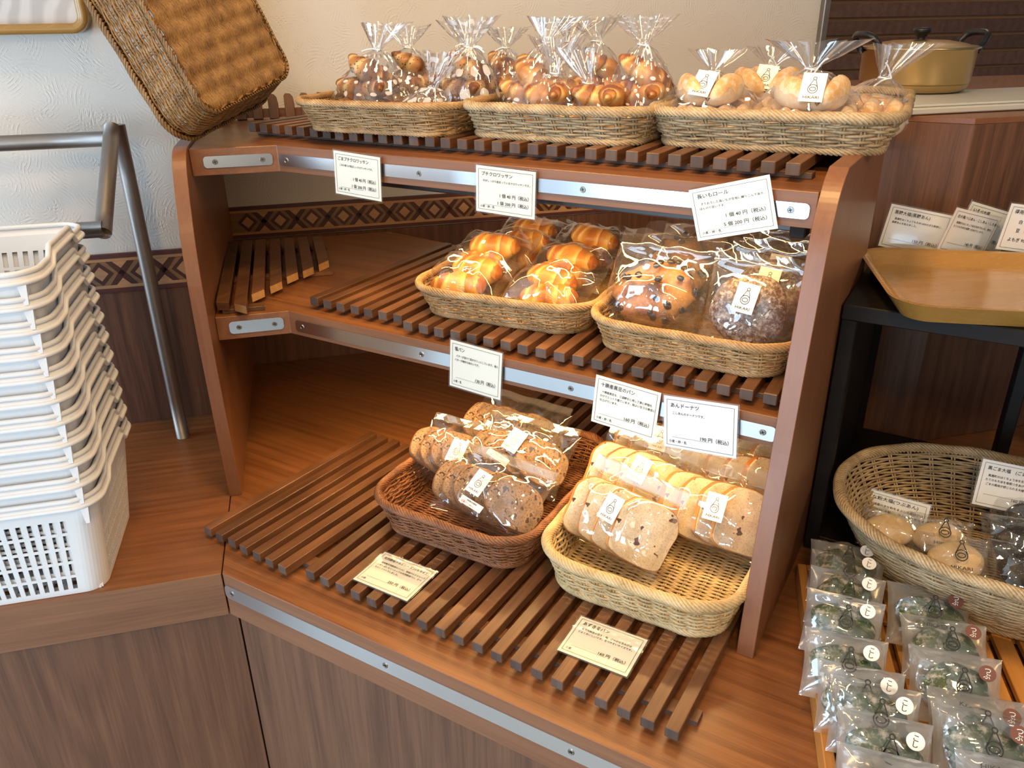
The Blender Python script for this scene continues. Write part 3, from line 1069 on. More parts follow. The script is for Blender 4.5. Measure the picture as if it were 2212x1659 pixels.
def logo_geo(g, k=1.0, z=.0004, cx=0, cy=0, word=True):
    w_ = (.00085 if word else .00115) * k
    P = lambda x, y: (cx + x * k, cy + y * k)
    ribbon(g, ell(*P(.0006, .0128), .0021 * k, .0021 * k), w_, z, closed=True)
    ribbon(g, [P(-.0008, .0106), P(-.0034, .0052), P(-.0057, -.0008)], w_, z)
    ribbon(g, [P(.0020, .0106), P(.0042, .0050), P(.0057, -.0008)], w_, z)
    ribbon(g, ell(*P(0, -.0024), .0062 * k, .0062 * k), w_, z, closed=True)
    ribbon(g, ell(*P(0, -.0026), .0040 * k, .0027 * k), w_, z, closed=True)
    if word:
        put_text(g, 'HIKARI', cx, cy - .0165 * k, .0056 * k, 'CENTER', 0, z, 1.22, .00012)


def sticker_mesh():
    v, f = boxv(0, 0, 0, .031, .042, .0004)
    g = G(); g.add(v, f, 0)
    a = g.mesh('sticker', [M_stick])
    g = G(); logo_geo(g, 1.0, .0004)
    return a, g.mesh('logo', [M_ink])


ME_STICK, ME_LOGO = sticker_mesh()


def card(label, group, tl, tr, bl, lines, paper=None, wh=(.10, .075), mat=None, stand=False, zoff=0., name='price_card', lam=True, size=None):
    tl, tr, bl = Vector(tl), Vector(tr), Vector(bl)
    ux = (tr - tl).normalized()
    dn = (bl - tl)
    dn = (dn - ux * dn.dot(ux)).normalized()
    nn = ux.cross(-dn).normalized()
    W_, H_ = (tr - tl).length, (bl - tl).length
    W_, H_ = size or (W_, H_)
    Mx = Matrix((ux, -dn, nn)).transposed().to_4x4()
    Mx.translation = tl
    t = thing(name, label, 'price card', group, Mx)
    v, f = boxv(W_ / 2, -H_ / 2, 0, W_, H_, .0007)
    link('paper', bevelled(v, f, 0, 1, None, 'paper', [mat or M_card]), t)
    if lam:
        v, f = boxv(W_ / 2, -H_ / 2, 0, W_ + .005, H_ + .005, .0012)
        link('laminate_sleeve', bevelled(v, f, .0003, 1, None, 'laminate', [M_film_card]), t)
    g = G()
    kx, ky = W_ / .10, H_ / .075
    b0 = .0045
    z = .0010
    ring = [(b0, -b0), (W_ - b0, -b0), (W_ - b0, -H_ + b0), (b0, -H_ + b0)]
    for i in range(4):
        ribbon(g, [ring[i], ring[(i + 1) % 4]], .00045, z)
    for (s, x, y, sz, al) in lines:
        if s == '_':
            ribbon(g, [(x * kx, -y * ky), (sz * kx, -y * ky)], .0003, z)
        else:
            put_text(g, s, x * kx, -y * ky, sz * ky, al, 0, z, kx / ky * .93)
    link('lettering', g.mesh('lettering', [M_ink]), t)
    return t


def std(title, body, prices, foot, fs=.0042, ts=.0072):
    L = [(title, .009, .0145, ts, 'LEFT')]
    y = .0245
    for b_ in body:
        L.append((b_, .012 if b_ is body[0] else .0095, y, fs, 'LEFT'))
        y += fs * 1.55
    yy = .0575 if len(prices) == 1 else .0470
    for p in prices:
        L.append((p, .094, yy, .0070, 'RIGHT'))
        yy += .0125
    L.append(('_', .012, .0585 if len(prices) == 1 else .0615, .062, ''))
    L.append((foot, .0075, .0665, .0045, 'LEFT'))
    return L


TX = '円（税込）'
KG = 'price cards taped to the shelf edges'
f2 = lambda s: 1.0
card('white price card for sesame croissants on the top shelf edge, leftmost of three', KG, (-.9405, 1.0125, .6225), (-.8435, 1.0125, .6175), (-.9630, 1.0120, .5555),
     std('ごまプチクロワッサン', ['ごまの香りが香ばしいクロワッサンです。'], ['1 個 40 ' + TX, '1 袋 200 ' + TX], '小麦・卵・乳'), size=(.097, .070))
card('white price card for plain croissants on the top shelf edge, middle of three', KG, (-.6620, 1.0125, .6195), (-.5600, 1.0125, .6165), (-.6585, 1.012, .5530),
     std('プチクロワッサン', ['中がしっかり詰まっているクロワッサンです。'], ['1 個 40 ' + TX, '1 袋 200 ' + TX], '小麦・卵・乳'), size=(.101, .068))
card('price card tilted upwards, hanging at the right end of the top shelf edge', KG, (-.3355, 1.0125, .6110), (-.2340, 1.0125, .6395), (-.3225, 1.012, .5455),
     std('長いもロール', ['すりおろした長いもが生地に練りこんであり、', 'ほんのり甘いです。'], ['1 個 40 ' + TX, '5 個 200 ' + TX], '小麦・卵・乳'), lam=False, size=(.104, .067))
card('price card for salt bread on the middle shelf edge, leftmost of three', KG, (-.6925, .9685, .3515), (-.5965, .9685, .3465), (-.7195, .966, .2755),
     std('塩パン', ['バターが溶けて底がカリっとしています。塩と', 'バターが絶妙な味わいです。'], ['130 ' + TX], '小麦・乳'), size=(.0965, .080))
card('price card for black bean bread on the middle shelf edge, between the other two', KG, (-.4370, .9685, .3455), (-.3370, .9685, .3385), (-.4520, .967, .2700),
     std('十勝産黒豆のパン', ['十勝産黒豆を、三温糖を使用し丁寧に時間を', 'かけてじっくり煮ています。程よい甘さの煮豆に', '仕上げています。'], ['160 ' + TX], '小麦・卵・乳'), lam=False, size=(.1, .0765))
card('bluish white price card for doughnuts on the middle shelf edge, rightmost of three', KG, (-.3320, .9650, .3380), (-.2275, .9650, .3460), (-.3355, .9635, .2590),
     std('あんドーナツ', ['こしあんのドーナツです。'], ['190 ' + TX], '小麦・卵・乳'), mat=M_cardw, size=(.103, .078))
LG = 'price cards lying on the counter rack'
card('laminated price card lying on the rack in front of the reddish basket', LG, (-.7315, .8100, .0268), (-.6245, .8100, .0268), (-.7270, .7295, .0262),
     std('天然酵母クルミレーズン(スライス)', ['自家製天然酵母のパンに、有機クルミとレーズ', 'ンを使用したベーシックな天然酵母パン。食べ', 'やすくスライスしました。'], ['250 ' + TX], '小麦', ts=.0058), size=(.105, .0785))
card('laminated price card lying on the rack in front of the pale basket', LG, (-.3860, .8300, .0268), (-.2830, .8315, .0268), (-.3840, .7535, .0262),
     std('あずき食パン', ['北海大納言小豆を使用。ほのかな甘みがほ', 'どよくおいしいです。食べやすいサイズです。'], ['160 ' + TX], '小麦'), size=(.1025, .0765))
RG = 'price cards standing behind the honey coloured tray'
card('price card of brown sugar rice cakes, widest of the cards behind the honey coloured tray', RG, (-.1430, 1.540, .5115), (-.0440, 1.540, .5000), (-.1600, 1.525, .4400),
     std('黒糖大福(黒糖あん)', ['風連町はくちょうもち米100%のきな粉餅に、', '黒糖あんを包みました。'], ['150 ' + TX], ' '), size=(.100, .074), mat=M_cardw)
card('narrow turned price card of white rice cakes, second card behind the honey coloured tray', RG, (-.040, 1.470, .5290), (.026, 1.540, .5030), (-.060, 1.455, .4580),
     std('白大福(つぶあん・こしあん・しろあん)', ['風連町のはくちょう米を玄米で仕入れ、精米し', 'たてのもち米を毎朝つきあげています。'], ['140 ' + TX], ' ', ts=.0058), size=(.098, .072), mat=M_cardw)
card('cream price card, third of the cards behind the honey coloured tray', RG, (-.021, 1.510, .5330), (.056, 1.575, .5030), (-.040, 1.500, .4600),
     std('いそべ大福', ['春の人気の大福です。'], ['160 ' + TX], ' '), size=(.100, .072))
card('price list card with four lines behind the honey coloured tray, cut off at right', RG, (.034, 1.500, .5370), (.125, 1.540, .5250), (.018, 1.490, .4640),
     [('得用餅各種', .009, .0145, .0075, 'LEFT'), ('白　900円', .02, .030, .0070, 'LEFT'), ('豆　850円', .02, .044, .0070, 'LEFT'), ('よもぎ 950円（税込）', .012, .059, .0070, 'LEFT')], size=(.100, .074), mat=M_cardw)

# ------------------------------------------------------------------ white crates
def crate_meshes():
    Lx, Ly, H = .345, .232, .170         # bottom size; flares to the rim
    fl = .022
    rc = .028
    g = G()
    # columns round the perimeter: (side positions)
    cols = []
    pos = []

    def pt(side, u, z):
        k = fl * (z / H)
        hx, hy = Lx / 2 + k, Ly / 2 + k
        r = rc
        # side 0 front (-y) going +x, 1 right (+x) going +y, 2 back, 3 left ; corners as arcs
        if side == 0: return (u * (hx - r), -hy, z)
        if side == 1: return (hx, u * (hy - r), z)
        if side == 2: return (-u * (hx - r), hy, z)
        if side == 3: return (-hx, -u * (hy - r), z)

    def arc(side, a, z):
        k = fl * (z / H)
        hx, hy = Lx / 2 + k, Ly / 2 + k
        c = [(hx - rc, -hy + rc, -90), (hx - rc, hy - rc, 0), (-hx + rc, hy - rc, 90), (-hx + rc, -hy + rc, 180)][side]
        b_ = R(c[2] + a)
        return (c[0] + rc * math.cos(b_), c[1] + rc * math.sin(b_), z)
    for side in range(4):
        n = 21 if side % 2 == 0 else 24
        frac = .50 if side % 2 == 0 else .5
        us = []
        for i in range(n):
            a = -1 + .03 + 1.94 * i / n; b_ = a + 1.94 / n * frac
            us += [(a, True), (b_, False)]
        us = [(-1, False)] + us + [(1, False)]
        for u, sl in us:
            cols.append((lambda z, sd=side, uu=u: pt(sd, uu, z), sl))
        for a in (10, 20, 30, 40, 50, 60, 70, 80):
            cols.append((lambda z, sd=side, aa=a: arc(sd, aa, z), False))
    rows = [(0, False)]
    z = .010
    for k in range(5):
        rows += [(z, True), (z + .0232, False)]
        z += .0280
    rows += [(.153, False), (H, False)]
    nc, nr = len(cols), len(rows)
    V = np.array([[c[0](r_[0]) for c in cols] for r_ in rows]).reshape(-1, 3)
    F = []
    for j in range(nr - 1):
        for i in range(nc):
            if rows[j][1] and cols[i][1]: continue
            i2 = (i + 1) % nc
            F.append((j * nc + i, j * nc + i2, (j + 1) * nc + i2, (j + 1) * nc + i))
    g.add(V, F)
    # bottom lattice
    for x in np.linspace(-Lx / 2 + .012, Lx / 2 - .012, 14):
        v, f = boxv(x, 0, .002, .008, Ly - .01, .003); g.add(v, f)
    for y in np.linspace(-Ly / 2 + .01, Ly / 2 - .01, 9):
        v, f = boxv(0, y, .003, Lx - .01, .008, .003); g.add(v, f)
    body = g.mesh('crate_body', [M_white], False)
    # rim: two stacked beads and a web, dropping and rising along the short sides
    g = G()

    def rimz(p):
        u = p[:, 1] / (Ly / 2)
        on = np.clip((np.abs(p[:, 0]) - (Lx / 2 - .002)) / .012, 0, 1)
        f_ = np.clip((.62 - np.abs(u)) / .16, 0, 1)
        f_ = f_ * f_ * (3 - 2 * f_)
        return on * .014 * f_
    n = 240
    q0, d0, L0 = outline(Lx / 2 + fl + .006, Ly / 2 + fl + .006, rc + .008)
    s = np.arange(n) / n
    p, nn = at_s((q0, d0, L0), s)
    zt = H + .012 + rimz(p)
    A_ = np.concatenate([p, zt[:, None]], 1)
    B_ = np.concatenate([p + nn * .004, (zt - .012)[:, None]], 1)
    v, q = tubes(A_, .0038, 8, True); g.add(v, q)
    v, q = tubes(B_, .0034, 8, True); g.add(v, q)
    i0 = np.concatenate([p - nn * .006, np.full((n, 1), H - .002)], 1)
    Vv = np.concatenate([i0, A_, B_])
    idx = np.arange(n)
    nx = (idx + 1) % n
    g.add(Vv, np.concatenate([np.stack([idx, nx, nx + n, idx + n], 1), np.stack([idx + n, nx + n, nx + 2 * n, idx + 2 * n], 1)]))
    rim = g.mesh('crate_rim', [M_white], True)
    v, f = prism([(-.006, -.003), (.006, -.003), (.006, .003), (-.006, .003)], 0, .030)
    v[:4] *= (.45, 1, 1)
    lug = G().add(v, f).mesh('lug', [M_white])
    return body, rim, lug, [(sx * (Lx / 2 + fl - .012), sy * (Ly / 2 + fl + .002), H - .030) for sx in (1, -1) for sy in (1, -1)]


cb, crm, clg, clp = crate_meshes()
ccx, ccy = W(-.533 - .022, 1.266)
for k in range(11):
    nm = ['lowest', 'second', 'third', 'fourth', 'fifth', 'sixth', 'seventh', 'eighth', 'ninth', 'tenth', 'topmost'][k]
    lab = 'white slotted plastic crate at the bottom of the tall crate stack' if k == 0 else \
        ('topmost white plastic crate of the tall stack, open and empty' if k == 10 else 'white plastic crate nested in the tall stack, %s counted from the counter' % nm)
    t = thing('plastic_crate', lab, 'crate', 'white plastic crates nested in one stack', T(ccx, ccy, .001 + k * .0342) @ Rt('Z', 45 + RNG.uniform(-.3, .3)))
    ob = link('body', cb, t)
    md = ob.modifiers.new('thickness', 'SOLIDIFY'); md.thickness = .0016; md.offset = 1
    link('rim', crm, t)
    for p_ in clp:
        link('corner_lug', clg, t, T(*p_))

# ------------------------------------------------------------------ steel frame, framed picture
fr_ = thing('steel_frame', 'grey welded steel tube frame behind the white crates', 'frame', M=T(*W(-.320, 1.655), 0))
fx, fy = W(-.320, 1.655)


def frame_bar(name, pts):
    P = np.array([(*W(a, b_), z) for a, b_, z in pts]) - (fx, fy, 0)
    P = np.concatenate([np.linspace(P[i], P[i + 1], 8) for i in range(len(P) - 1)])
    v, f = capped(P, .0135, 18)
    me = G().add(v, f).mesh(name, [M_steel], True)
    link(name, me, fr_)


frame_bar('post', [(-.320, 1.655, 0.001), (-.320, 1.655, .648)])
frame_bar('top_bar', [(-.330, 1.640, .626), (-1.1, 1.640, .626)])
frame_bar('brace', [(-.328, 1.645, .644), (-.332, 1.425, .503)])
frame_bar('lower_bar', [(-.330, 1.425, .510), (-1.1, 1.425, .510)])

pic = thing('picture_frame', 'rounded wooden frame with a pale picture on the wall, cut off at top left', 'picture', M=T(*W(-.55, 1.752), 1.0) @ Rt('Z', 45) @ Rt('X', 90))


def rr_pts(hx, hy, r, n=8):
    out = []
    for cx, cy, a0 in ((hx - r, -hy + r, -90), (hx - r, hy - r, 0), (-hx + r, hy - r, 90), (-hx + r, -hy + r, 180)):
        for k in range(n + 1):
            a = R(a0 + 90 * k / n)
            out.append((cx + r * math.cos(a), cy + r * math.sin(a)))
    return out


def ring_prism(name, hx, hy, r, wdt, z0, z1, mat, par, M=None, flare=0.0):
    """rounded rectangular moulding"""
    o1 = np.array(rr_pts(hx, hy, r)); i1 = np.array(rr_pts(hx - wdt, hy - wdt, max(r - wdt, .004)))
    n = len(o1)
    om = np.array(rr_pts(hx - flare, hy - flare, max(r - flare, .003)))
    prof = [(om, z0), (o1, (z0 * .3 + z1 * .7)), (o1 * .998, z1), ((o1 + i1) / 2, z1 + .001), (i1, z1 - .001), (i1, z0)]
    V = np.concatenate([np.c_[p, np.full(n, z)] for p, z in prof])
    F = []
    for k in range(len(prof)):
        k2 = (k + 1) % len(prof)
        for i in range(n):
            i2 = (i + 1) % n
            F.append((k * n + i, k * n + i2, k2 * n + i2, k2 * n + i))
    me = G().add(V, F).mesh(name, [mat], True)
    return link(name, me, par, M)


M_pic = NB('pale_fabric_print')
_w = M_pic.n('TexWave', {'Vector': M_pic.n('Mapping', {'Vector': M_pic.n('TexCoord').outputs['Object'], 'Rotation': (0, 0, .35)}), 'Scale': 9., 'Distortion': 5., 'Detail': 2.})
M_pic.bsdf(Base_Color=M_pic.ramp(_w.outputs[0], [(.2, (.50, .47, .45)), (.8, (.66, .63, .61))]).outputs[0], Roughness=.4, Coat_Weight=.3)
M_pic = M_pic.mt
ring_prism('frame', .205, .200, .030, .017, -.008, .028, M_honey, pic)
box('print', (0, 0, .004), (.385, .375, .004), M_pic, pic, 0)


# ------------------------------------------------------------------ dough shapes
def crescent(L, rad, bend, ridges, step, seed, pinch=2.2, pale=.25, flat=.86, nlen=70, nr=22):
    """croissant or butter roll: ridged spindle bent in plan"""
    rg = np.random.default_rng(seed)
    u = np.linspace(-1, 1, nlen)
    prof = rad * np.clip(1 - np.abs(u) ** pinch, 0, 1) ** .62
    au = np.abs(u) * ridges / 2 + .001
    th = np.arange(nr) * 2 * math.pi / nr
    au = au[:, None] + .16 * np.sin(th)[None] + .10 * np.sin(2 * th[None] + 3 * u[:, None])
    saw = au - np.floor(au)
    ang = u * bend
    if bend:
        Rr = L / 2 / bend
        cx, cy = Rr * np.sin(ang), Rr * (1 - np.cos(ang))
    else:
        cx, cy, ang = u * L / 2, u * 0, u * 0
    nx, ny = -np.sin(ang), np.cos(ang)
    ph = rg.random(4) * 6
    lump = 1 + .05 * np.sin(3 * th[None] + 4 * u[:, None] + ph[0]) + .04 * np.sin(2 * th[None] - 7 * u[:, None] + ph[1])
    rr = prof[:, None] * lump * (1 - step * saw ** 1.3)
    X = cx[:, None] + rr * np.cos(th) * nx[:, None]
    Y = cy[:, None] + rr * np.cos(th) * ny[:, None]
    Z = rr * np.sin(th) * flat
    zmin = -rad * flat * .78
    Z = np.where(Z < zmin, zmin + (Z - zmin) * .15, Z) - zmin
    up = np.sin(th)[None] * np.ones_like(u)[:, None]
    bake = pale + .34 * up + .42 * (1 - saw) * (saw < .6) + .14 * np.sin(5 * u[:, None] + ph[2])
    bake = bake + .35 * (np.abs(u[:, None]) > .88) - .30 * (saw > .74)
    V = np.stack([X, Y, Z], -1).reshape(-1, 3)
    idx = np.arange(nlen * nr).reshape(nlen, nr)
    F = np.stack([idx[:-1], idx[1:], np.roll(idx[1:], -1, 1), np.roll(idx[:-1], -1, 1)], -1).reshape(-1, 4)
    return G().add(V, F, 0, np.clip(bake, 0, 1).reshape(-1))


def dome(rx, ry, h, seed, lump=.06, lobes=0, under=.25, power=2.3, crease=False, bk=(.3, .6)):
    """rounded bun, doughnut or rice cake"""
    rg = np.random.default_rng(seed)
    nu, nv = 36, 18
    a = np.arange(nu) * 2 * math.pi / nu
    b_ = np.linspace(-math.pi / 2, math.pi / 2, nv)
    ca = np.sign(np.cos(b_)) * np.abs(np.cos(b_)) ** (2 / power)
    sa = np.sign(np.sin(b_)) * np.abs(np.sin(b_)) ** (2 / power)
    ph = rg.random(6) * 6
    A_, B_ = a[None], b_[:, None]
    l = 1 + lump * (.6 * np.sin(2 * A_ + ph[0]) * np.cos(B_) + .5 * np.sin(3 * A_ + ph[1] + B_ * 2) + .4 * np.sin(5 * A_ - 3 * B_ + ph[2]))
    if lobes:
        l = l * (1 + .10 * np.abs(np.cos(A_ * lobes / 2 + ph[3])) * np.cos(B_) - .05)
    X = rx * ca[:, None] * np.cos(A_) * l
    Y = ry * ca[:, None] * np.sin(A_) * l
    Z = h / 2 * sa[:, None] * (1 + .35 * (l - 1)) + 0 * A_
    if crease:
        Z = Z - .28 * h * np.exp(-(X / (rx * .22)) ** 2) * (B_ > 0)
    Z = np.where(Z < 0, Z * (1 - under), Z) + h / 2 * (1 - under)
    bake = bk[0] + (bk[1]) * sa[:, None] * np.ones_like(A_) + .10 * np.sin(4 * A_ + ph[4])
    V = np.stack([X, Y, Z], -1).reshape(-1, 3)
    idx = np.arange(nu * nv).reshape(nv, nu)
    F = np.stack([idx[:-1], np.roll(idx[:-1], -1, 1), np.roll(idx[1:], -1, 1), idx[1:]], -1).reshape(-1, 4)
    return G().add(V, F, 0, np.clip(bake, 0, 1).reshape(-1))


def craggy(g, seed, n=26, amp=.006, wid=.013):
    """tears and knobs in a torn crust: raise patches round random points of the surface"""
    rg = np.random.default_rng(seed)
    V = g.v[0]
    c = V.mean(0)
    base = V.copy()
    nrm = (base - c) / (np.linalg.norm(base - c, axis=1, keepdims=True) + 1e-9)
    d = np.zeros(len(V))
    for k in rg.integers(0, len(V), n):
        r2 = ((base - base[k]) ** 2).sum(1)
        d = np.maximum(d, np.exp(-r2 / wid ** 2 * 1.6))
    g.v[0] = base + nrm * ((d - .5) * amp * 2)[:, None]
    g.at[0] = np.clip(np.asarray(g.at[0]) + (d - .5) * .35, 0, 1)
    return g


def slice_mesh(w_, h_, th, shape, mats, seed):
    """one slice, standing in the xz plane... built in xy, thickness along z"""
    rg = np.random.default_rng(seed)
    n = 44
    a = np.arange(n) * 2 * math.pi / n
    if shape == 'loaf':
        c, s_ = np.cos(a), np.sin(a)
        x = w_ / 2 * np.sign(c) * np.abs(c) ** .42
        y = h_ / 2 * np.sign(s_) * np.abs(s_) ** .46
        top = np.clip(y / (h_ / 2), 0, 1)
        x = x * (1 + .10 * top * (1 - top) * 2)
        y = y + .010 * top * np.cos(x / w_ * math.pi) * 1.0
    else:
        x = w_ / 2 * np.sign(np.cos(a)) * np.abs(np.cos(a)) ** .86
        y = h_ / 2 * np.sign(np.sin(a)) * np.abs(np.sin(a)) ** .72
        y = np.where(y < 0, y * .86, y)
    ph = rg.random(3) * 6
    k = 1 + .018 * np.sin(3 * a + ph[0]) + .012 * np.sin(7 * a + ph[1])
    x, y = x * k, y * k
    V, A_, F, Mm = [], [], [], []
    rings = [(.0, 0), (.5, 0), (.86, 0), (.955, .3), (.985, .95)]
    off = 0

    def cap(z, sg):
        nonlocal off
        V.append([[0, 0, z]]); A_.append([0.])
        base = off
        off += 1
        for rr, bk in rings[1:]:
            zz = z - (.0015 * sg if rr > .97 else 0)
            V.append(np.stack([x * rr, y * rr, np.full(n, zz)], 1)); A_.append(np.full(n, bk))
            off += n
        r0 = base + 1
        for i in range(n):
            q = (base, r0 + i, r0 + (i + 1) % n)
            F.append(q if sg > 0 else q[::-1]); Mm.append(0)
        for k_ in range(len(rings) - 2):
            for i in range(n):
                q = (r0 + k_ * n + i, r0 + (k_ + 1) * n + i, r0 + (k_ + 1) * n + (i + 1) % n, r0 + k_ * n + (i + 1) % n)
                F.append(q if sg > 0 else q[::-1]); Mm.append(0)
        return r0 + (len(rings) - 2) * n
    f0 = cap(th / 2, 1)
    b0 = cap(-th / 2, -1)
    m0 = off
    V.append(np.stack([x, y, np.full(n, th / 2 - .003)], 1)); A_.append(.55 + .35 * (y / (h_ / 2)))
    V.append(np.stack([x, y, np.full(n, -th / 2 + .003)], 1)); A_.append(.55 + .35 * (y / (h_ / 2)))
    for i in range(n):
        j = (i + 1) % n
        F += [(f0 + i, m0 + i, m0 + j, f0 + j), (m0 + i, m0 + n + i, m0 + n + j, m0 + j), (m0 + n + i, b0 + i, b0 + j, m0 + n + j)]
        Mm += [1, 1, 1]
    V = np.concatenate([np.asarray(q, float) for q in V]); A_ = np.concatenate([np.asarray(q, float) for q in A_])
    return G().add(V, F, Mm, np.clip(A_, 0, 1)).mesh('slice', mats, False, True)


ME = {}
for i in range(4):
    ME['croi%d' % i] = crescent(.112, .027, .70 + .1 * i, 5.4, .20, 10 + i, pinch=1.4, pale=.30).mesh('croissant', [M_croi], True, True)
    ME['ses%d' % i] = crescent(.108, .027, .55 + .12 * i, 5.0, .18, 20 + i, pinch=1.4, pale=.26).mesh('croissant', [M_sesame], True, True)
    ME['salt%d' % i] = crescent(.105, .029, .12, 5.0, .12, 30 + i, pinch=2.6, pale=.16).mesh('roll', [M_salt], True, True)
    ME['naga%d' % i] = dome(.028, .040, .048, 40 + i, .05, 0, .15, 2.5, True, (.38, .34)).mesh('roll', [M_naga], True, True)
    ME['donut%d' % i] = dome(.056, .052, .040, 50 + i, .05, 0, .1, 2.3, False, (.5, .2)).mesh('doughnut', [M_donut], True, True)
    ME['green%d' % i] = dome(.041, .034, .030, 60 + i, .10, 0, .1, 2.2, False, (.5, .2)).mesh('rice_cake', [M_green], True, True)
    ME['kin%d' % i] = dome(.041, .030, .034, 64 + i, .05, 0, .1, 2.2, False, (.4, .3)).mesh('rice_cake', [M_kinako], True, True)
    ME['kuro%d' % i] = dome(.036, .032, .030, 68 + i, .05, 0, .1, 2.2, False, (.4, .3)).mesh('rice_cake', [M_kuro], True, True)
    ME['loaf%d' % i] = slice_mesh(.104, .100, .0170, 'loaf', [M_crumb_w, M_crust_w], 80 + i)
    ME['rye%d' % i] = slice_mesh(.100, .086, .0120, 'oval', [M_crumb_b, M_crust_b], 90 + i)
    ME['beanb%d' % i] = craggy(dome(.061, .058, .058, 70 + i, .03, 0, .3, 2.2, False, (.30, .42)), 70 + i).mesh('bun', [M_beanb], True, True)
ME['bean'] = dome(.0060, .0046, .0070, 1, .05).mesh('bean', [M_bean], True, True)


# ------------------------------------------------------------------ transparent bags
def tri(x):
    return np.abs(np.mod(x, 1.) - .5) * 2


def crinkle(P, seed, amp, n=9, lo=9, hi=30):
    rg = np.random.default_rng(seed)
    d = np.zeros(len(P))
    for k in range(n):
        a = rg.random() * 6.28
        f = rg.uniform(lo, hi)
        c = rg.uniform(-.05, .05, 2)
        msk = np.exp(-((P[:, 0] - c[0]) ** 2 + (P[:, 1] - c[1]) ** 2) / .06 ** 2 * 1.2)
        d += amp * rg.uniform(.4, 1) * (tri(f * (P[:, 0] * math.cos(a) + P[:, 1] * math.sin(a)) + rg.random()) - .5) * (.35 + msk)
    return d


def pillow(w_, h_, d, flap, seed, amp=.0060, nx=40, ny=32, back=.35, mat=None, sag=2.6, puckers=1.0, mback=None):
    """flat bag lying in xy (x width, y height from 0), blown up by d towards +z"""
    rg = np.random.default_rng(seed)
    nx, ny = int(nx * 1.0), int(ny * 1.0)
    X, Y = np.meshgrid(np.linspace(-1, 1, nx), np.linspace(-1, 1, ny))
    # irregular grid so the facets do not line up
    jx = rg.uniform(-.12, .12, X.shape) * 2 / nx; jy = rg.uniform(-.12, .12, X.shape) * 2 / ny
    jx[:, 0] = jx[:, -1] = 0; jy[0] = jy[-1] = 0
    X = X + jx; Y = Y + jy
    env = np.clip(1 - np.abs(X) ** sag, 0, 1) ** .60 * np.clip(1 - np.abs(Y) ** sag, 0, 1) ** .60
    px, py = X * w_ / 2, (Y + 1) * h_ / 2
    # edges pull in a little
    px = px * (1 - .05 * np.clip(1 - Y ** 2, 0, 1))
    pts = np.stack([px.ravel(), py.ravel() - h_ / 2], 1)
    cr = crinkle(pts, seed, amp).reshape(X.shape)
    ang = np.arctan2(Y, X)
    edge = np.clip(1 - env, 0, 1)
    puck = puckers * .0035 * tri(ang * 3.3 + seed) * edge * np.clip(env * 4, 0, 1)
    zf = d * env + (cr + puck) * (.25 + .75 * np.clip(env * 2, 0, 1))
    zb = -d * back * env + cr * .4 * np.clip(env * 2, 0, 1)
    zf = np.maximum(zf, zb + .0006)
    rows = []
    if flap:
        fx = px[-1:]
        for k in (1, 2, 3):
            fy = np.full_like(fx, h_ + flap * k / 3)
            rows.append((fx, fy, .0015 * np.sin(fx * 120 + k + seed) * k + .001))
        px2 = np.concatenate([px] + [r[0] for r in rows]); py2 = np.concatenate([py] + [r[1] for r in rows])
        zf2 = np.concatenate([zf] + [r[2] for r in rows]); zb2 = np.concatenate([zb] + [r[2] - .0008 for r in rows])
    else:
        px2, py2, zf2, zb2 = px, py, zf, zb
    n0, n1 = px2.shape
    F_ = np.stack([px2, py2, zf2], -1).reshape(-1, 3)
    B_ = np.stack([px2, py2, zb2], -1).reshape(-1, 3)
    idx = np.arange(n0 * n1).reshape(n0, n1)
    a, b_, c, e_ = idx[:-1, :-1].ravel(), idx[:-1, 1:].ravel(), idx[1:, 1:].ravel(), idx[1:, :-1].ravel()
    alt = (rg.random(len(a)) > .5)
    t1 = np.where(alt[:, None], np.stack([a, b_, c], 1), np.stack([a, b_, e_], 1))
    t2 = np.where(alt[:, None], np.stack([a, c, e_], 1), np.stack([b_, c, e_], 1))
    g = G()
    g.add(F_, np.concatenate([t1, t2]))
    g.add(B_, np.concatenate([t1, t2])[:, ::-1].copy(), 1)
    return g.mesh('film', [mat or M_film, mback or mat or M_film], True)


def fold_mesh(w_, hgt, mat):
    """taped, folded-over mouth of a bag"""
    n = 14
    x = np.linspace(-w_ / 2, w_ / 2, n)
    prof = [(0, .0005), (hgt, .0016), (hgt * 1.06, .0032), (hgt * .9, .0046), (.1 * hgt, .0038)]
    V = np.concatenate([np.stack([x, y + .0008 * np.sin(x * 90), z + .0008 * np.sin(x * 70 + y * 300)], 1) for y, z in prof])
    F = []
    for k in range(len(prof) - 1):
        for i in range(n - 1):
            F.append((k * n + i, k * n + i + 1, (k + 1) * n + i + 1, (k + 1) * n + i))
    return G().add(V, F).mesh('fold', [mat], False)


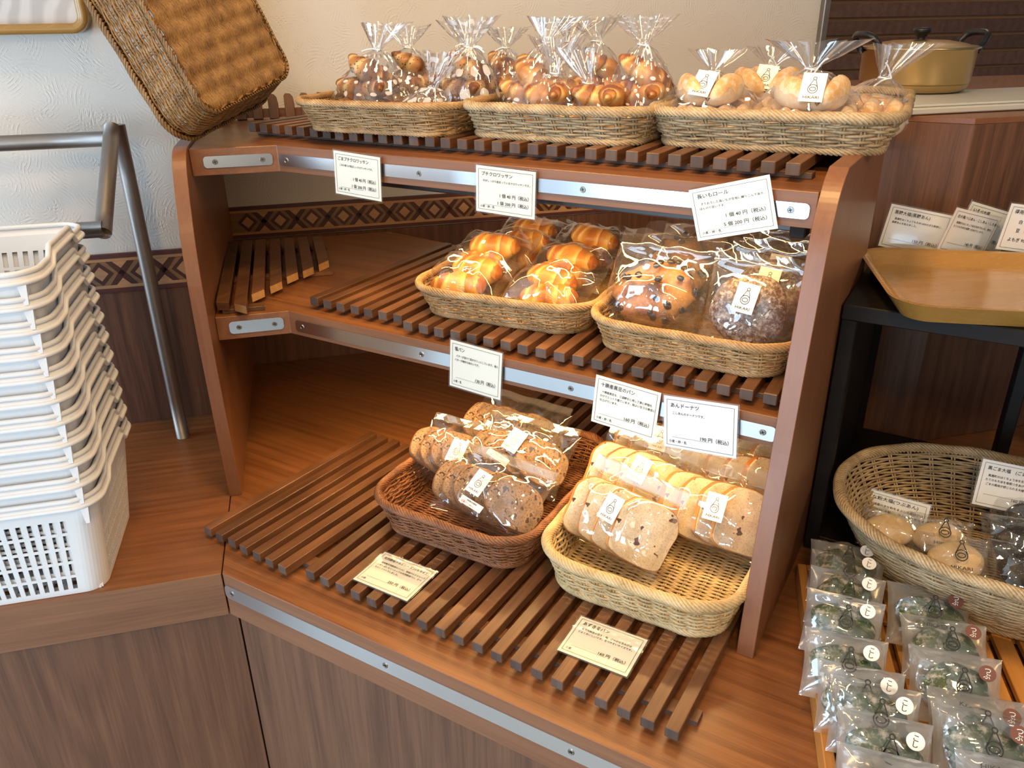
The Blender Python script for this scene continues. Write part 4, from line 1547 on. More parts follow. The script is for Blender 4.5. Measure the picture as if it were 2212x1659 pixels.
def pouch(rx, ry, hn, ruf, seed, mat, lean=(0, 0), fan=.045, twist=0., bulge=.55, neck=.007):
    """gathered bag: body up to the tied neck at hn, then a flaring ruffle"""
    rg = np.random.default_rng(seed)
    nu = 44
    v_ = np.r_[np.linspace(0, 1, 17), 1 + np.linspace(.12, 1, 7)]
    u = np.arange(nu + 1) / nu
    a = u * 2 * math.pi
    V = []; UV = []
    ja = rg.uniform(-.3, .3, nu); ja = np.r_[ja, ja[0]] * 2 * math.pi / nu
    k1, k2 = rg.integers(9, 13), rg.integers(5, 8)
    ph = rg.random(5)
    pleat = tri(u * k1 + ph[0]) - .5 + .6 * (tri(u * k2 + ph[1]) - .5)
    pleat[-1] = pleat[0]
    for v in v_:
        if v <= 1:
            f = (1 - np.clip((v - .22) / .78, 0, 1) ** 1.5)
            f = f ** .75
            low = np.clip(v / .10, 0, 1) ** .5
            r_x = neck + (rx - neck) * f * low
            r_y = neck + (ry - neck) * f * low
            wr = 1 + (.04 + .30 * v ** 2.2) * pleat
            z = hn * v
            cx, cy = lean[0] * v ** 1.5, lean[1] * v ** 1.5
        else:
            t = v - 1
            r_x = neck + fan * t ** 1.05
            r_y = neck * .8 + fan * .42 * t
            wr = 1 + .65 * pleat * min(1, t * 2.5)
            z = hn + ruf * t * (1 + .12 * pleat) + 0
            cx, cy = lean[0] * (1 + t * .9), lean[1] * (1 + t * .9)
        jj = ja * (1 if 0 < v < 1.9 else 0)
        x = cx + r_x * wr * np.cos(a + jj) + rg.normal(0, .0007, nu + 1) * (0 if v > 1 else 1)
        y = cy + r_y * wr * np.sin(a + jj) + rg.normal(0, .0011, nu + 1) * (0 if v > 1 else 1)
        x[-1], y[-1] = x[0], y[0]
        zz = z + (rg.normal(0, .0015, nu + 1) if 0 < v < 1 else 0) * np.ones(nu + 1)
        zz[-1] = zz[0]
        V.append(np.stack([x, y, zz], 1)); UV.append(np.stack([u, np.full(nu + 1, v)], 1))
    V = np.array(V); UV = np.array(UV)
    n0, n1 = V.shape[:2]
    idx = np.arange(n0 * n1).reshape(n0, n1)
    a_, b_, c, e_ = idx[:-1, :-1].ravel(), idx[:-1, 1:].ravel(), idx[1:, 1:].ravel(), idx[1:, :-1].ravel()
    alt = rg.random(len(a_)) > .5
    t1 = np.where(alt[:, None], np.stack([a_, b_, c], 1), np.stack([a_, b_, e_], 1))
    t2 = np.where(alt[:, None], np.stack([a_, c, e_], 1), np.stack([b_, c, e_], 1))
    g = G()
    FF = np.concatenate([t1, t2])
    g.add(V.reshape(-1, 3), FF)
    me = g.mesh('film', [mat], False)
    uvl = me.uv_layers.new(name='print')
    me.polygons.foreach_set('use_smooth', np.ones(len(me.polygons), bool))
    uvl.data.foreach_set('uv', UV.reshape(-1, 2)[FF.ravel()].ravel())
    return me


def tie_mesh(seed, neck=.0085):
    rg = np.random.default_rng(seed)
    a = np.linspace(0, 2 * math.pi, 14)
    g = G()
    v, q = tubes(np.stack([neck * np.cos(a), neck * .85 * np.sin(a), .001 * np.sin(a * 2)], 1), .0011, 5)
    g.add(v, q)
    for sg in (0, 1):
        t = np.linspace(0, 1, 6)
        b_ = rg.uniform(0, 6.28)
        L = rg.uniform(.018, .030)
        x0 = neck
        P = np.stack([x0 + L * t * math.cos(b_), -neck * .6 - L * .4 * t, L * t * math.sin(b_) + .003 * np.sin(t * 3)], 1)
        v, q = tubes(P, .0013, 5)
        g.add(v, q)
    return g.mesh('tie', [M_tie], True)


def lie(x, y, z, yaw=0, elev=0, roll=0):
    """bag frame: origin at lower edge, x right, y up along the bag, z out of its face"""
    return T(x, y, z) @ Rt('Z', yaw) @ Rt('X', elev) @ Rt('Z', roll)


def sticker(par, x, y, z, rot=0, tx=0, ty=0, scale=1.0):
    o = link('sticker', ME_STICK, par, T(x, y, z) @ Rt('X', tx) @ Rt('Y', ty) @ Rt('Z', rot) @ Matrix.Scale(scale, 4))
    link('printed_logo', ME_LOGO, o)
    return o


def bag_pouch(label, group, M0, kinds, rx, ry, hn, ruf, seed, mat, lean=(0, 0), fan=.04, cat='bagged bread', name='bagged_croissants', piece='croissant', stick=None, layout=None, sz=1.0):
    t = thing(name, label, cat, group, M0)
    rg = random.Random(seed)
    link('clear_bag', pouch(rx, ry, hn, ruf, seed, mat, lean, fan), t)
    link('twist_tie', tie_mesh(seed), t, T(lean[0], lean[1], hn))
    for i, (x, y, z, yaw, tx, ty) in enumerate(layout):
        k = '%s%d' % (kinds, (i + seed) % 4)
        link(piece, ME[k], t, T(x, y, z) @ Rt('Z', yaw) @ Rt('X', tx) @ Rt('Y', ty) @ Matrix.Scale(sz, 4))
    if stick:
        sticker(t, *stick)
    return t


CG = 'dotted bags of sesame croissants'


def heap(seed, rx, ry, top):
    """croissants tumbled in a tied bag"""
    rg = random.Random(seed)
    q = lambda k: rg.uniform(-k, k)
    L = [(-rx * .50, -ry * .45, .002, 20 + q(20), 8, 0), (rx * .50, -ry * .42, .002, -25 + q(20), 5, 0), (0, ry * .45, .002, 80 + q(20), 0, 0),
         (-rx * .30, -ry * .10, .036, 25 + q(35), 18, 14), (rx * .32, -ry * .05, .038, 155 + q(30), -14, 10), (0, ry * .3, .044, 10 + q(25), 0, 0),
         (-rx * .02, -ry * .05, .068, q(50), 15, 30)]
    return L[:top]


z1 = ZTs + .0065
bag_pouch('dotted bag of sesame croissants at the front left corner of its basket', CG, T(-.980, 1.160, z1) @ Rt('Z', 6), 'ses', .076, .058, .116, .042, 1, M_film_dots, (.018, .01), .034, layout=heap(1, .06, .05, 7), sz=.92)
bag_pouch('dotted bag of sesame croissants behind the front left one, tie bent back', CG, T(-.985, 1.290, z1) @ Rt('Z', 40), 'ses', .070, .054, .114, .038, 2, M_film_dots, (.0, .02), .030, layout=heap(2, .055, .045, 7), sz=.92)
bag_pouch('low bag of sesame croissants with big dots, front middle of its basket', CG, T(-.866, 1.150, z1) @ Rt('Z', -4), 'ses', .062, .045, .060, .055, 3, M_film_bigdots, (.035, .0), .026, layout=heap(3, .052, .045, 3), sz=.9)
bag_pouch('tall bag of sesame croissants with big dots at the right of its basket', CG, T(-.800, 1.210, z1) @ Rt('Z', 10), 'ses', .056, .048, .120, .046, 4, M_film_bigdots, (.004, .0), .034, layout=heap(4, .042, .042, 7), sz=.90)
bag_pouch('dotted bag of sesame croissants at the back, middle of its basket', CG, T(-.900, 1.330, z1) @ Rt('Z', 20), 'ses', .060, .052, .118, .040, 5, M_film_dots, (.01, .0), .034, layout=heap(5, .05, .045, 7), sz=.90)
bag_pouch('dotted bag of sesame croissants at the back right corner of its basket', CG, T(-.805, 1.335, z1) @ Rt('Z', -10), 'ses', .056, .050, .114, .034, 6, M_film_smalldots, (.004, .0), .036, layout=heap(6, .044, .044, 7), sz=.90)

CG2 = 'bags of plain croissants'
bag_pouch('tall finely dotted bag of plain croissants at the left of the middle top basket', CG2, T(-.672, 1.200, z1) @ Rt('Z', 0), 'croi', .058, .052, .128, .036, 11, M_film_smalldots, (.022, .01), .036, layout=heap(11, .044, .044, 7), sz=.92)
bag_pouch('undotted bag of plain croissants at the front with its tie straight up', CG2, T(-.622, 1.178, z1) @ Rt('Z', 0), 'croi', .060, .046, .085, .052, 12, M_film, (.006, -.004), .032, layout=heap(12, .05, .042, 6), sz=.88)
bag_pouch('small undotted bag of plain croissants with its twist tie bent left', CG2, T(-.530, 1.175, z1) @ Rt('Z', -6), 'croi', .048, .042, .072, .050, 13, M_film, (-.032, .0), .030, layout=heap(13, .044, .042, 5), sz=.88)
bag_pouch('tall dotted bag of plain croissants at the right of the middle top basket', CG2, T(-.498, 1.235, z1) @ Rt('Z', 5), 'croi', .060, .052, .124, .040, 14, M_film_smalldots, (.0, .0), .036, layout=heap(14, .046, .045, 7), sz=.94)
bag_pouch('tall undotted bag of plain croissants at the back with a long twist tie', CG2, T(-.610, 1.330, z1) @ Rt('Z', 30), 'croi', .060, .050, .126, .036, 15, M_film, (-.01, .0), .036, layout=heap(15, .05, .045, 7), sz=.9)
bag_pouch('dotted bag of plain croissants at the back left of the middle top basket', CG2, T(-.700, 1.345, z1) @ Rt('Z', 30), 'croi', .056, .050, .124, .034, 16, M_film_smalldots, (.02, .0), .03, layout=heap(16, .044, .042, 4), sz=.88)

CG3 = 'bags of floured rolls'


def rolls(rx, ry, n, seed):
    rg = random.Random(seed)
    L = [(-rx * .55, -ry * .34, .002, 12, 0, 0), (rx * .02, -ry * .38, .002, -8, 0, 0), (rx * .58, -ry * .32, .002, 6, 0, 0), (-rx * .3, ry * .42, .004, 80, 0, 0), (rx * .35, ry * .40, .004, 70, 0, 0),
         (-rx * .22, 0, .042, 30, 10, 8), (rx * .30, ry * .05, .042, -20, -8, 6)]
    return [(a, b_, c, y + rg.uniform(-14, 14), 6, rg.uniform(-6, 6)) for a, b_, c, y, _, _ in L][:n]


bag_pouch('low bag of floured rolls with a sticker, leftmost in its basket', CG3, T(-.392, 1.235, z1) @ Rt('Z', 0), 'naga', .090, .062, .088, .030, 21, M_film, (.006, .006), .034, name='bagged_rolls', piece='roll', layout=rolls(.080, .055, 7, 1), stick=(.002, -.030, .074, -8, 50, 0), sz=1.02)
bag_pouch('bag of floured rolls behind the left one, its sticker half hidden', CG3, T(-.340, 1.360, z1) @ Rt('Z', 10), 'naga', .084, .058, .090, .028, 22, M_film, (.006, .006), .034, name='bagged_rolls', piece='roll', layout=rolls(.076, .052, 7, 2), stick=(.002, -.028, .076, -8, 50, 0), sz=1.1)
bag_pouch('puffy bag of floured rolls with a sticker, middle front of its basket', CG3, T(-.243, 1.225, z1) @ Rt('Z', 6), 'naga', .084, .062, .094, .036, 23, M_film, (-.004, .012), .048, name='bagged_rolls', piece='roll', layout=rolls(.074, .055, 7, 3), stick=(.006, -.036, .074, -2, 56, 0), sz=1.05)
bag_pouch('bag of floured rolls with its tied end pointing right, beside the pot', CG3, T(-.186, 1.300, z1) @ Rt('Z', 10), 'naga', .062, .056, .080, .044, 24, M_film, (.026, .0), .030, name='bagged_rolls', piece='roll', layout=rolls(.052, .058, 5, 4), sz=1.2)


# ---- flat bags on the middle shelf
def flat_bag(name, label, cat, group, M0, w_, h_, d, flap, seed, mat, inner, stick=None, fold=True, foldw=.95, amp=.0060, back=.35):
    t = thing(name, label, cat, group, M0)
    link('clear_bag', pillow(w_, h_, d, 0 if fold else flap, seed, amp, mat=mat, back=back), t)
    if fold:
        link('folded_mouth', fold_mesh(w_ * foldw, flap, M_film_fold), t, T(0, h_ - .002, 0))
    inner(t)
    for s_ in (stick or []):
        sticker(t, *s_)
    return t


BG = 'bags of butter rolls'


def two_rolls(seed, sz=.98, n=2):
    rg = random.Random(seed)

    def f(t):
        for i in range(n):
            y = .030 + .052 * i
            link('roll', ME['salt%d' % ((seed + i) % 4)], t, T(rg.uniform(-.010, .010), y, -.012) @ Rt('Z', rg.uniform(-16, 16)) @ Matrix.Scale(sz, 4))
    return f


zz = ZMs + .016
for (lab, x, y, dz, yw, el, ww, sd) in (
        ('bag of two butter rolls at the front left of the tan basket', -.752, 1.070, 0, 6, 20, .150, 1),
        ('bag of two butter rolls at the front right of the tan basket', -.603, 1.088, 0, 2, 18, .150, 2),
        ('bag of butter rolls in the second row, left, of the tan basket', -.762, 1.158, .014, 4, 24, .150, 3),
        ('bag of butter rolls in the second row, right, of the tan basket', -.610, 1.185, .008, 9, 20, .145, 4),
        ('bag of butter rolls behind the second row at left, in the tan basket', -.765, 1.255, .004, 2, 20, .145, 5),
        ('bag of butter rolls at the back left corner of the tan basket', -.778, 1.345, .004, 8, 24, .150, 6),
        ('bag of ridged butter rolls at the back right corner of the tan basket', -.632, 1.310, .006, 6, 28, .150, 7)):
    flat_bag('bagged_rolls', lab, 'bagged bread', BG, lie(x, y, zz + dz, yw, el), ww, .108, .046, .022, 100 + sd, M_film, two_rolls(sd), fold=False)

BB = 'bags of black bean bread'


def bean_bun(seed, tilt=0):
    rg = random.Random(seed)

    def f(t):
        o = link('bun', ME['beanb%d' % (seed % 4)], t, T(0, .064, -.016) @ Rt('Z', rg.uniform(0, 90)))
        for k in range(22):
            a = k * 2.4 + rg.uniform(-.6, .6)
            q = math.sqrt((k + .6) / 22) * (1.12 + rg.uniform(-.12, .08))
            ph = min(q * 1.30, 1.50)
            x, y, z = .0600 * math.sin(ph) * math.cos(a), .0565 * math.sin(ph) * math.sin(a), .0435 * math.cos(ph)
            link('bean', ME['bean'], o, T(x * 1.0, y * 1.0, z + .0135) @ Rt('Z', math.degrees(a)) @ Rt('Y', math.degrees(ph)) @ Matrix.Scale(rg.uniform(.95, 1.25), 4))
    return f


zz2 = ZMs + .016
flat_bag('bagged_bean_bread', 'bag of round black bean bread at the front of its basket', 'bagged bread', BB, lie(-.412, 1.083, zz2, 0, 50), .165, .140, .058, .030, 111, M_film, bean_bun(1), fold=False)
flat_bag('bagged_bean_bread', 'bag of black bean bread behind the front one', 'bagged bread', BB, lie(-.425, 1.205, zz2, -4, 50), .165, .128, .056, .024, 112, M_film, bean_bun(2), fold=False)
flat_bag('bagged_bean_bread', 'bag of black bean bread at the very back of its basket', 'bagged bread', BB, lie(-.412, 1.290, zz2, -4, 50), .175, .128, .054, .024, 113, M_film, bean_bun(3), fold=False)

DG = 'bags of sugared doughnuts'


def donut(seed):
    def f(t):
        link('doughnut', ME['donut%d' % (seed % 4)], t, T(0, .058, -.006))
    return f


for i, (x, y, z, yaw, lab) in enumerate([(-.262, 1.078, zz2, -2, 'bag with one sugared doughnut at the front of the basket, its sticker fully visible'),
                                         (-.252, 1.150, zz2 + .004, 2, 'bag with a sugared doughnut, second from the front'),
                                         (-.255, 1.222, zz2 + .005, 4, 'bag with a sugared doughnut, third from the front'),
                                         (-.250, 1.295, zz2 + .004, 2, 'bag with a sugared doughnut at the very back')]):
    flat_bag('bagged_doughnut', lab, 'bagged doughnut', DG, lie(x, y, z, yaw, 62 - i * 2), .140, .125, .040, .018, 120 + i, M_film, donut(i), [(.0, .070, .0425, -5)] if i < 3 else [], fold=False, amp=.003)

# ---- sliced bread on the counter
RB = 'bags of sliced raisin bread'
RBL = None


def label_mesh():
    v, f = boxv(0, 0, 0, .048, .012, .0004)
    a = G().add(v, f).mesh('label', [M_stick])
    g = G()
    put_text(g, '自家製天然酵母', 0, .0012, .0032, 'CENTER', 0, .0005, bold=.00003)
    put_text(g, '石窯パン', -.020, -.0042, .0042, 'LEFT', 1, .0005)
    put_text(g, '有機クルミとレーズン', -.002, -.0040, .0024, 'LEFT', 0, .0005, bold=.00003)
    return a, g.mesh('label_text', [M_ink, M_redink])


ME_LAB, ME_LABT = label_mesh()


def raisin(seed, n=6, lab=None, step=.0200, ang=40):
    rg = random.Random(seed)

    def f(t):
        for i in range(n):
            x = (i - (n - 1) / 2) * step
            link('bread_slice', ME['rye%d' % ((i + seed) % 4)], t, T(x * 1.15, .052 + rg.uniform(-.003, .003), .004 + i * .0015) @ Rt('Z', rg.uniform(-4, 4)) @ Rt('Y', ang + rg.uniform(-4, 4)) @ Matrix.Scale(.98, 4))
        if lab:
            o = link('paper_label', ME_LAB, t, T(*lab[:3]) @ Rt('Z', lab[3]))
            link('label_text', ME_LABT, o)
    return f


zb = ZB + .034
flat_bag('bagged_bread_slices', 'bag of raisin bread slices at the front of the reddish basket', 'bagged bread', RB, lie(-.620, .905, zb, -6, 36), .200, .120, .046, .016, 131, M_film, raisin(1, 6, (.004, .022, .044, -8)), [(.0, .058, .0485, -8)])
flat_bag('bagged_bread_slices', 'bag of raisin bread slices at the left of the reddish basket', 'bagged bread', RB, lie(-.742, .985, zb + .002, 2, 36), .150, .118, .046, .014, 132, M_film, raisin(2, 4), [(.030, .050, .047, 0)])
flat_bag('bagged_bread_slices', 'bag of raisin bread slices at the right of the reddish basket, second narrow label', 'bagged bread', RB, lie(-.622, 1.020, zb + .010, 0, 38), .185, .125, .048, .014, 133, M_film, raisin(3, 5, (-.018, .034, .047, -16)), [(.000, .070, .0495, -14)])
flat_bag('bagged_bread_slices', 'bag of raisin bread slices at the back of the reddish basket', 'bagged bread', RB, lie(-.690, 1.110, zb + .004, -4, 40), .200, .120, .046, .014, 134, M_film, raisin(4, 6))

WB = 'bags of sliced white bean bread'


def loaf(seed, n=4, step=.031, ang=42, x0=0):
    rg = random.Random(seed)

    def f(t):
        for i in range(n):
            x = (i - (n - 1) / 2) * step + x0
            link('bread_slice', ME['loaf%d' % ((i + seed) % 4)], t, T(x, .056 + rg.uniform(-.002, .002), .002 + i * .002) @ Rt('Y', ang + rg.uniform(-5, 5)) @ Matrix.Scale(.92, 4))
    return f


flat_bag('bagged_bread_slices', 'bag of white bean bread slices at the front left of the pale basket', 'bagged bread', WB, lie(-.402, .945, zb - .008, -14, 50), .185, .122, .050, .024, 141, M_film, loaf(1), [(.004, .072, .0540, -4)])
flat_bag('bagged_bread_slices', 'bag of white bean bread slices in front at the right of the pale basket', 'bagged bread', WB, lie(-.272, 1.035, zb - .006, -4, 52), .175, .122, .050, .026, 142, M_film, loaf(2), [(.010, .066, .0540, 2)])
flat_bag('bagged_bread_slices', 'bag of white bean bread slices in the second row, left, of the pale basket', 'bagged bread', WB, lie(-.418, 1.060, zb - .004, -10, 52), .180, .122, .050, .024, 143, M_film, loaf(3), [(.020, .078, .0540, -6)])
flat_bag('bagged_bread_slices', 'bag of white bean bread slices behind the right one in the pale basket', 'bagged bread', WB, lie(-.262, 1.130, zb, 0, 52), .180, .122, .050, .024, 144, M_film, loaf(4))
flat_bag('bagged_bread_slices', 'bag of white bean bread slices at the back left of the pale basket', 'bagged bread', WB, lie(-.412, 1.160, zb + .002, -8, 54), .180, .122, .050, .024, 145, M_film, loaf(5), [(.010, .080, .0540, 2)])
flat_bag('bagged_bread_slices', 'bag of white bean bread slices at the back right of the pale basket', 'bagged bread', WB, lie(-.268, 1.195, zb + .004, -4, 56), .170, .120, .048, .024, 146, M_film, loaf(6))


# ------------------------------------------------------------------ right side: black stand, trays, rice cakes
st = thing('display_stand', 'low black stained wooden stand holding the honey coloured tray', 'stand', M=T(-.02, 1.40, 0))
bx = lambda n, x0, x1, y0, y1, z0_, z1_: box(n, ((x0 + x1) / 2 + .02, (y0 + y1) / 2 - 1.40, (z0_ + z1_) / 2), (x1 - x0, y1 - y0, z1_ - z0_), M_black, st, .0015)
bx('top_board', -.150, .36, 1.190, 1.640, .409, .4325)
bx('bottom_board', -.150, .36, 1.200, 1.640, .003, .027)
for (x0, x1) in ((-.1495, -.1275), (.331, .359)):
    for (y0, y1) in ((1.195, 1.225), (1.605, 1.635)):
        bx('leg', x0, x1, y0, y1, .0008, .409)
bx('side_panel', .102, .122, 1.50, 1.604, .027, .409)
bx('side_panel', -.147, -.137, 1.226, 1.604, .027, .409)

ut = thing('serving_tray', 'honey coloured wooden tray with rounded corners on the black stand', 'tray', M=T(.088, 1.345, .4332) @ Rt('Z', 19))


def tray_mesh():
    hx, hy = .225, .150
    prof = [(0, 0, 0), (.020, .026, 0), (.022, .0285, 0), (.017, .0290, 0), (.010, .024, 0), (-.004, .0085, 0), (-.012, .0060, 0)]
    base = .0
    V = []
    n = None
    for off, z, _ in prof:
        p = np.array(rr_pts(hx - .02 + off, hy - .02 + off, .034 + off, 10)); n = len(p)
        V.append(np.c_[p, np.full(n, z)])
    F = []
    for k in range(len(prof) - 1):
        for i in range(n):
            j = (i + 1) % n
            F.append((k * n + i, k * n + j, (k + 1) * n + j, (k + 1) * n + i))
    V = np.concatenate(V)
    m_ = len(prof) - 1
    F.append(tuple(range(m_ * n, m_ * n + n)))
    F.append(tuple(range(n))[::-1])
    return G().add(V, F).mesh('tray', [M_honey], True)


me_t = tray_mesh()
ob = link('tray_body', me_t, ut)
md = ob.modifiers.new('soften', 'EDGE_SPLIT'); md.split_angle = R(50)

lt_a = 17.0
lt = thing('slatted_tray', 'honey coloured slatted wooden tray under the green rice cakes', 'tray', M=T(-.141, 1.098, .001) @ Rt('Z', lt_a))
TL_, TW_ = .56, .46
bx2 = lambda n, x0, x1, y0, y1, z0_, z1_, m_=M_honey2: box(n, ((x0 + x1) / 2, (y0 + y1) / 2, (z0_ + z1_) / 2), (x1 - x0, y1 - y0, z1_ - z0_), m_, lt, .0012)
bx2('side_rail', 0, .013, -TL_, 0, 0, .034)
bx2('side_rail', TW_ - .013, TW_, -TL_, 0, 0, .034)
bx2('end_rail', .0135, TW_ - .0135, -.013, 0, 0, .034)
bx2('end_rail', .0135, TW_ - .0135, -TL_, -TL_ + .013, 0, .034)
for y in (-.07, -.28, -.49):
    bx2('bearer', .0135, TW_ - .0135, y - .011, y + .011, .001, .009)
k = 0
x = .020
while x < TW_ - .035:
    bx2('slat', x, x + .024, -TL_ + .0135, -.0135, .0092, .0200)
    x += .0335


def print_mesh(kind):
    g = G()
    logo_geo(g, 1.30, 0, word=False)
    put_text(g, 'HIKARI', 0, -.0245, .0072, 'CENTER', 0, 0, 1.3, .00015)
    put_text(g, '風連町はくちょうもち米100%使用', 0, -.0300, .0030, 'CENTER', 0, 0)
    return g.mesh('print', [M_ink])


ME_PRINT = print_mesh(0)


def dot_mesh(s, brown):
    a = np.arange(24) * 2 * math.pi / 24
    v = np.stack([.0095 * np.cos(a), .0095 * np.sin(a), 0 * a], 1)
    v = np.concatenate([v, v - (0, 0, .0004)])
    f = [tuple(range(24))] + [(i, i + 24, (i + 1) % 24 + 24, (i + 1) % 24) for i in range(24)]
    d = G().add(v, f).mesh('round_sticker', [M_brownst if brown else M_stick])
    g = G()
    for i, ch in enumerate(s):
        put_text(g, ch, -.0040, .0006 - i * .0066, .0078, 'LEFT', 0, .0003, 1, .0001)
    return d, g.mesh('sticker_text', [M_whiteink if brown else M_ink])


ME_DOT = {'k': dot_mesh('こし', False), 't': dot_mesh('つぶ', True)}


def rice_pack(label, group, M0, kind, seed, film_m, dot=None, w_=.101, h_=.086, d=.026, prt=True, name='wrapped_rice_cake', zpr=None):
    t = thing(name, label, 'wrapped rice cake', group, M0)
    link('clear_wrap', pillow(w_, h_, d, 0, seed, .0048, 32, 26, .30, film_m, 3.0, 1.0, M_paper_back if kind == 'green' else None), t)
    link('rice_cake', ME['%s%d' % (kind, seed % 4)], t, T(0, h_ * .45, -.005) @ Matrix.Scale(.98 if kind == 'green' else w_ / .104, 4))
    if prt:
        link('printed_logo', ME_PRINT, t, T(.002, h_ * .54, d + .0065))
    if dot:
        a, b_ = ME_DOT[dot]
        o = link('round_sticker', a, t, T(w_ * .26, h_ * .74, d + .0045) @ Rt('Z', -10))
        link('sticker_text', b_, o)
    return t


GA = 'green rice cakes marked with white stickers'
GBr = 'green rice cakes marked with brown stickers'
ords = ['at the very back', 'second from the back', 'third from the back', 'fourth from the back', 'fifth from the back', 'fourth from the front', 'third from the front', 'second from the front', 'at the very front']
# (x, y, z, yaw, elev): lower edge of each pack; left column, back to front
LC = [(-0.066, 1.04, 0.044, 10, 24), (-0.06, 1.01, 0.044, 9, 27), (-0.054, 0.965, 0.042, 8, 32), (-0.048, 0.912, 0.038, 8, 38), (-0.03, 0.838, 0.034, 12, 40), (-0.002, 0.79, 0.034, 14, 38), (0.016, 0.764, 0.038, 13, 40), (0.032, 0.722, 0.034, 13, 42), (0.04, 0.668, 0.034, 12, 44)]
for i, (x, y, z, yw, el) in enumerate(LC):
    rice_pack('green rice cake with white round sticker, left column, %s' % ords[i], GA, lie(x, y, z, yw, el), 'green', 200 + i, M_film_frost, 'k')
RC = [(0.053, 0.992, 0.034, 12, 34), (0.08, 0.938, 0.032, 14, 30), (0.094, 0.868, 0.034, 14, 42), (0.122, 0.806, 0.034, 14, 38), (0.128, 0.774, 0.042, 14, 38), (0.156, 0.722, 0.034, 14, 42)]
ords2 = ['at the very back', 'second from the back, almost hidden', 'third from the back', 'third from the front', 'second from the front', 'at the very front']
for i, (x, y, z, yw, el) in enumerate(RC):
    rice_pack('green rice cake with brown round sticker, right column, %s' % ords2[i], GBr, lie(x, y, z, yw, el), 'green', 220 + i, M_film_frost, 't', w_=.106, h_=.088)

OG = 'rice cakes in the oval basket'
zo = .060
rice_pack('tan soy flour rice cake behind two others at the left of the oval basket', OG, lie(-.026, 1.182, zo - .012, 6, 28), 'kin', 240, M_film_milk, w_=.092, h_=.070, prt=False)
rice_pack('tan soy flour rice cake, middle of three in the oval basket', OG, lie(.046, 1.192, zo - .014, 8, 36), 'kin', 241, M_film_milk, w_=.096, h_=.074)
rice_pack('tan soy flour rice cake in front of the other two in the oval basket', OG, lie(.072, 1.138, zo - .012, 14, 40), 'kin', 242, M_film_milk, w_=.100, h_=.076)
for i, (x, y, z) in enumerate([(.158, 1.262, zo + .006), (.150, 1.206, zo - .002), (.164, 1.150, zo - .010)]):
    rice_pack('black sesame rice cake in clear wrap, %s of three in the oval basket' % ['back one', 'middle one', 'front one'][i], OG, lie(x, y, z, 14, 44), 'kuro', 245 + i, M_film_milk, w_=.100, h_=.082, prt=False)
    # white paper inside shows beside the cake
card('small price card of soy flour rice cakes standing in the oval basket', 'price cards in the oval basket', (-.0830, 1.275, .0960), (.0190, 1.268, .0960), (-.0810, 1.250, .0480),
     [('きな粉大福(つぶあん)', .009, .0155, .0085, 'LEFT'), ('北海道産のきな粉をまぶした風連町はくちょう', .012, .0275, .0052, 'LEFT'), ('もち米100%にお餅に、つぶあんを包みました。', .0095, .0365, .0052, 'LEFT'), ('_', .012, .052, .062, ''), ('160 ' + TX, .094, .0590, .0085, 'RIGHT')], size=(.104, .062), mat=M_cardw)
card('larger price card of black sesame rice cakes standing in the oval basket', 'price cards in the oval basket', (.0760, 1.305, .1800), (.1740, 1.325, .1720), (.0700, 1.280, .1080),
     [('黒ごま大福　(ごまあん)', .009, .0145, .0068, 'LEFT'), ('風連町のはくちょう米を玄米で仕入れ、精米し', .012, .0255, .0044, 'LEFT'), ('たてのもち米を毎朝つきあげています。', .0095, .0325, .0044, 'LEFT'), ('ごまの風味が感じられる大福です。', .011, .0395, .0044, 'LEFT'), ('_', .012, .055, .075, ''), ('160 ' + TX, .094, .0590, .0070, 'RIGHT')], size=(.102, .074), mat=M_cardw)

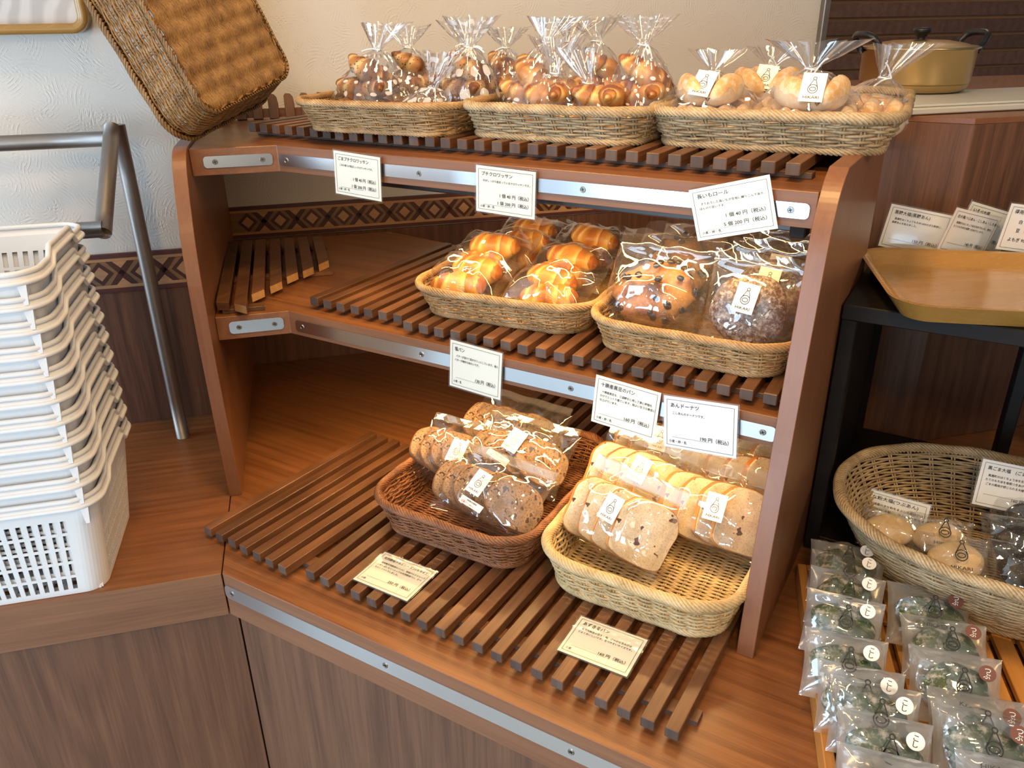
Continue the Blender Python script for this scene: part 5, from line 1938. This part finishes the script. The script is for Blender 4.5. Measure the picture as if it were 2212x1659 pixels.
# ------------------------------------------------------------------ stove and pot
stv = thing('gas_stove', 'flat light grey table stove under the big pot', 'stove', M=T(-.04, 1.935, .6468) @ Rt('Z', 45))
box('body', (.02, 0, .006), (.60, .25, .011), M_stove, stv, .002)
box('top_plate', (.02, .0, .0140), (.57, .225, .004), M_stove, stv, .001)
box('control_plate', (.155, -.1262, .006), (.075, .002, .008), M_bplastic, stv, .001)


def lathe(prof, n=48):
    a = np.arange(n) * 2 * math.pi / n
    V = np.array([[(r_ * math.cos(t_), r_ * math.sin(t_), z_) for t_ in a] for r_, z_ in prof]).reshape(-1, 3)
    F = []
    for k in range(len(prof) - 1):
        for i in range(n):
            j = (i + 1) % n
            F.append((k * n + i, k * n + j, (k + 1) * n + j, (k + 1) * n + i))
    return V, F


pot = thing('cooking_pot', 'wide golden aluminium pot with a lid and black handles on the stove', 'pot', M=T(-.186, 1.975, .6633) @ Rt('Z', 22) @ Matrix.Scale(.80, 4))
PR = .136
v, f = lathe([(0, 0), (PR * .82, 0), (PR * .90, .004), (PR * .955, .014), (PR * .985, .03), (PR, .100), (PR * 1.02, .102), (PR * 1.02, .106), (PR * .985, .106), (PR * .97, .02), (0, .016)])
link('pot_body', G().add(v, f).mesh('pot', [M_gold], True), pot)
v, f = lathe([(PR * 1.05, .104), (PR * 1.055, .107), (PR * 1.0, .1095), (PR * .90, .1105), (PR * .80, .1150), (PR * .5, .1220), (PR * .15, .1240), (0, .1242)])
lid = link('lid', G().add(v, f).mesh('lid', [M_gold], True), pot)
v, f = lathe([(.010, .124), (.010, .130), (.0145, .132), (.0150, .138), (.021, .141), (.0225, .147), (.021, .151), (.0, .153)])
link('knob', G().add(v, f).mesh('knob', [M_bplastic], True), lid)
for sg in (1, -1):
    P = np.array([(PR * .99, -.045, .094), (PR * 1.10, -.045, .116), (PR * 1.20, -.040, .132), (PR * 1.25, -.022, .138), (PR * 1.26, 0, .139), (PR * 1.25, .022, .138), (PR * 1.20, .040, .132), (PR * 1.10, .045, .116), (PR * .99, .045, .094)])
    P[:, 0] *= sg
    P[:, :2] = xf(Rt('Z', 20), P)[:, :2]
    v, f = capped(P, .0085, 10)
    link('handle', G().add(v, f).mesh('handle', [M_bplastic], True), pot)
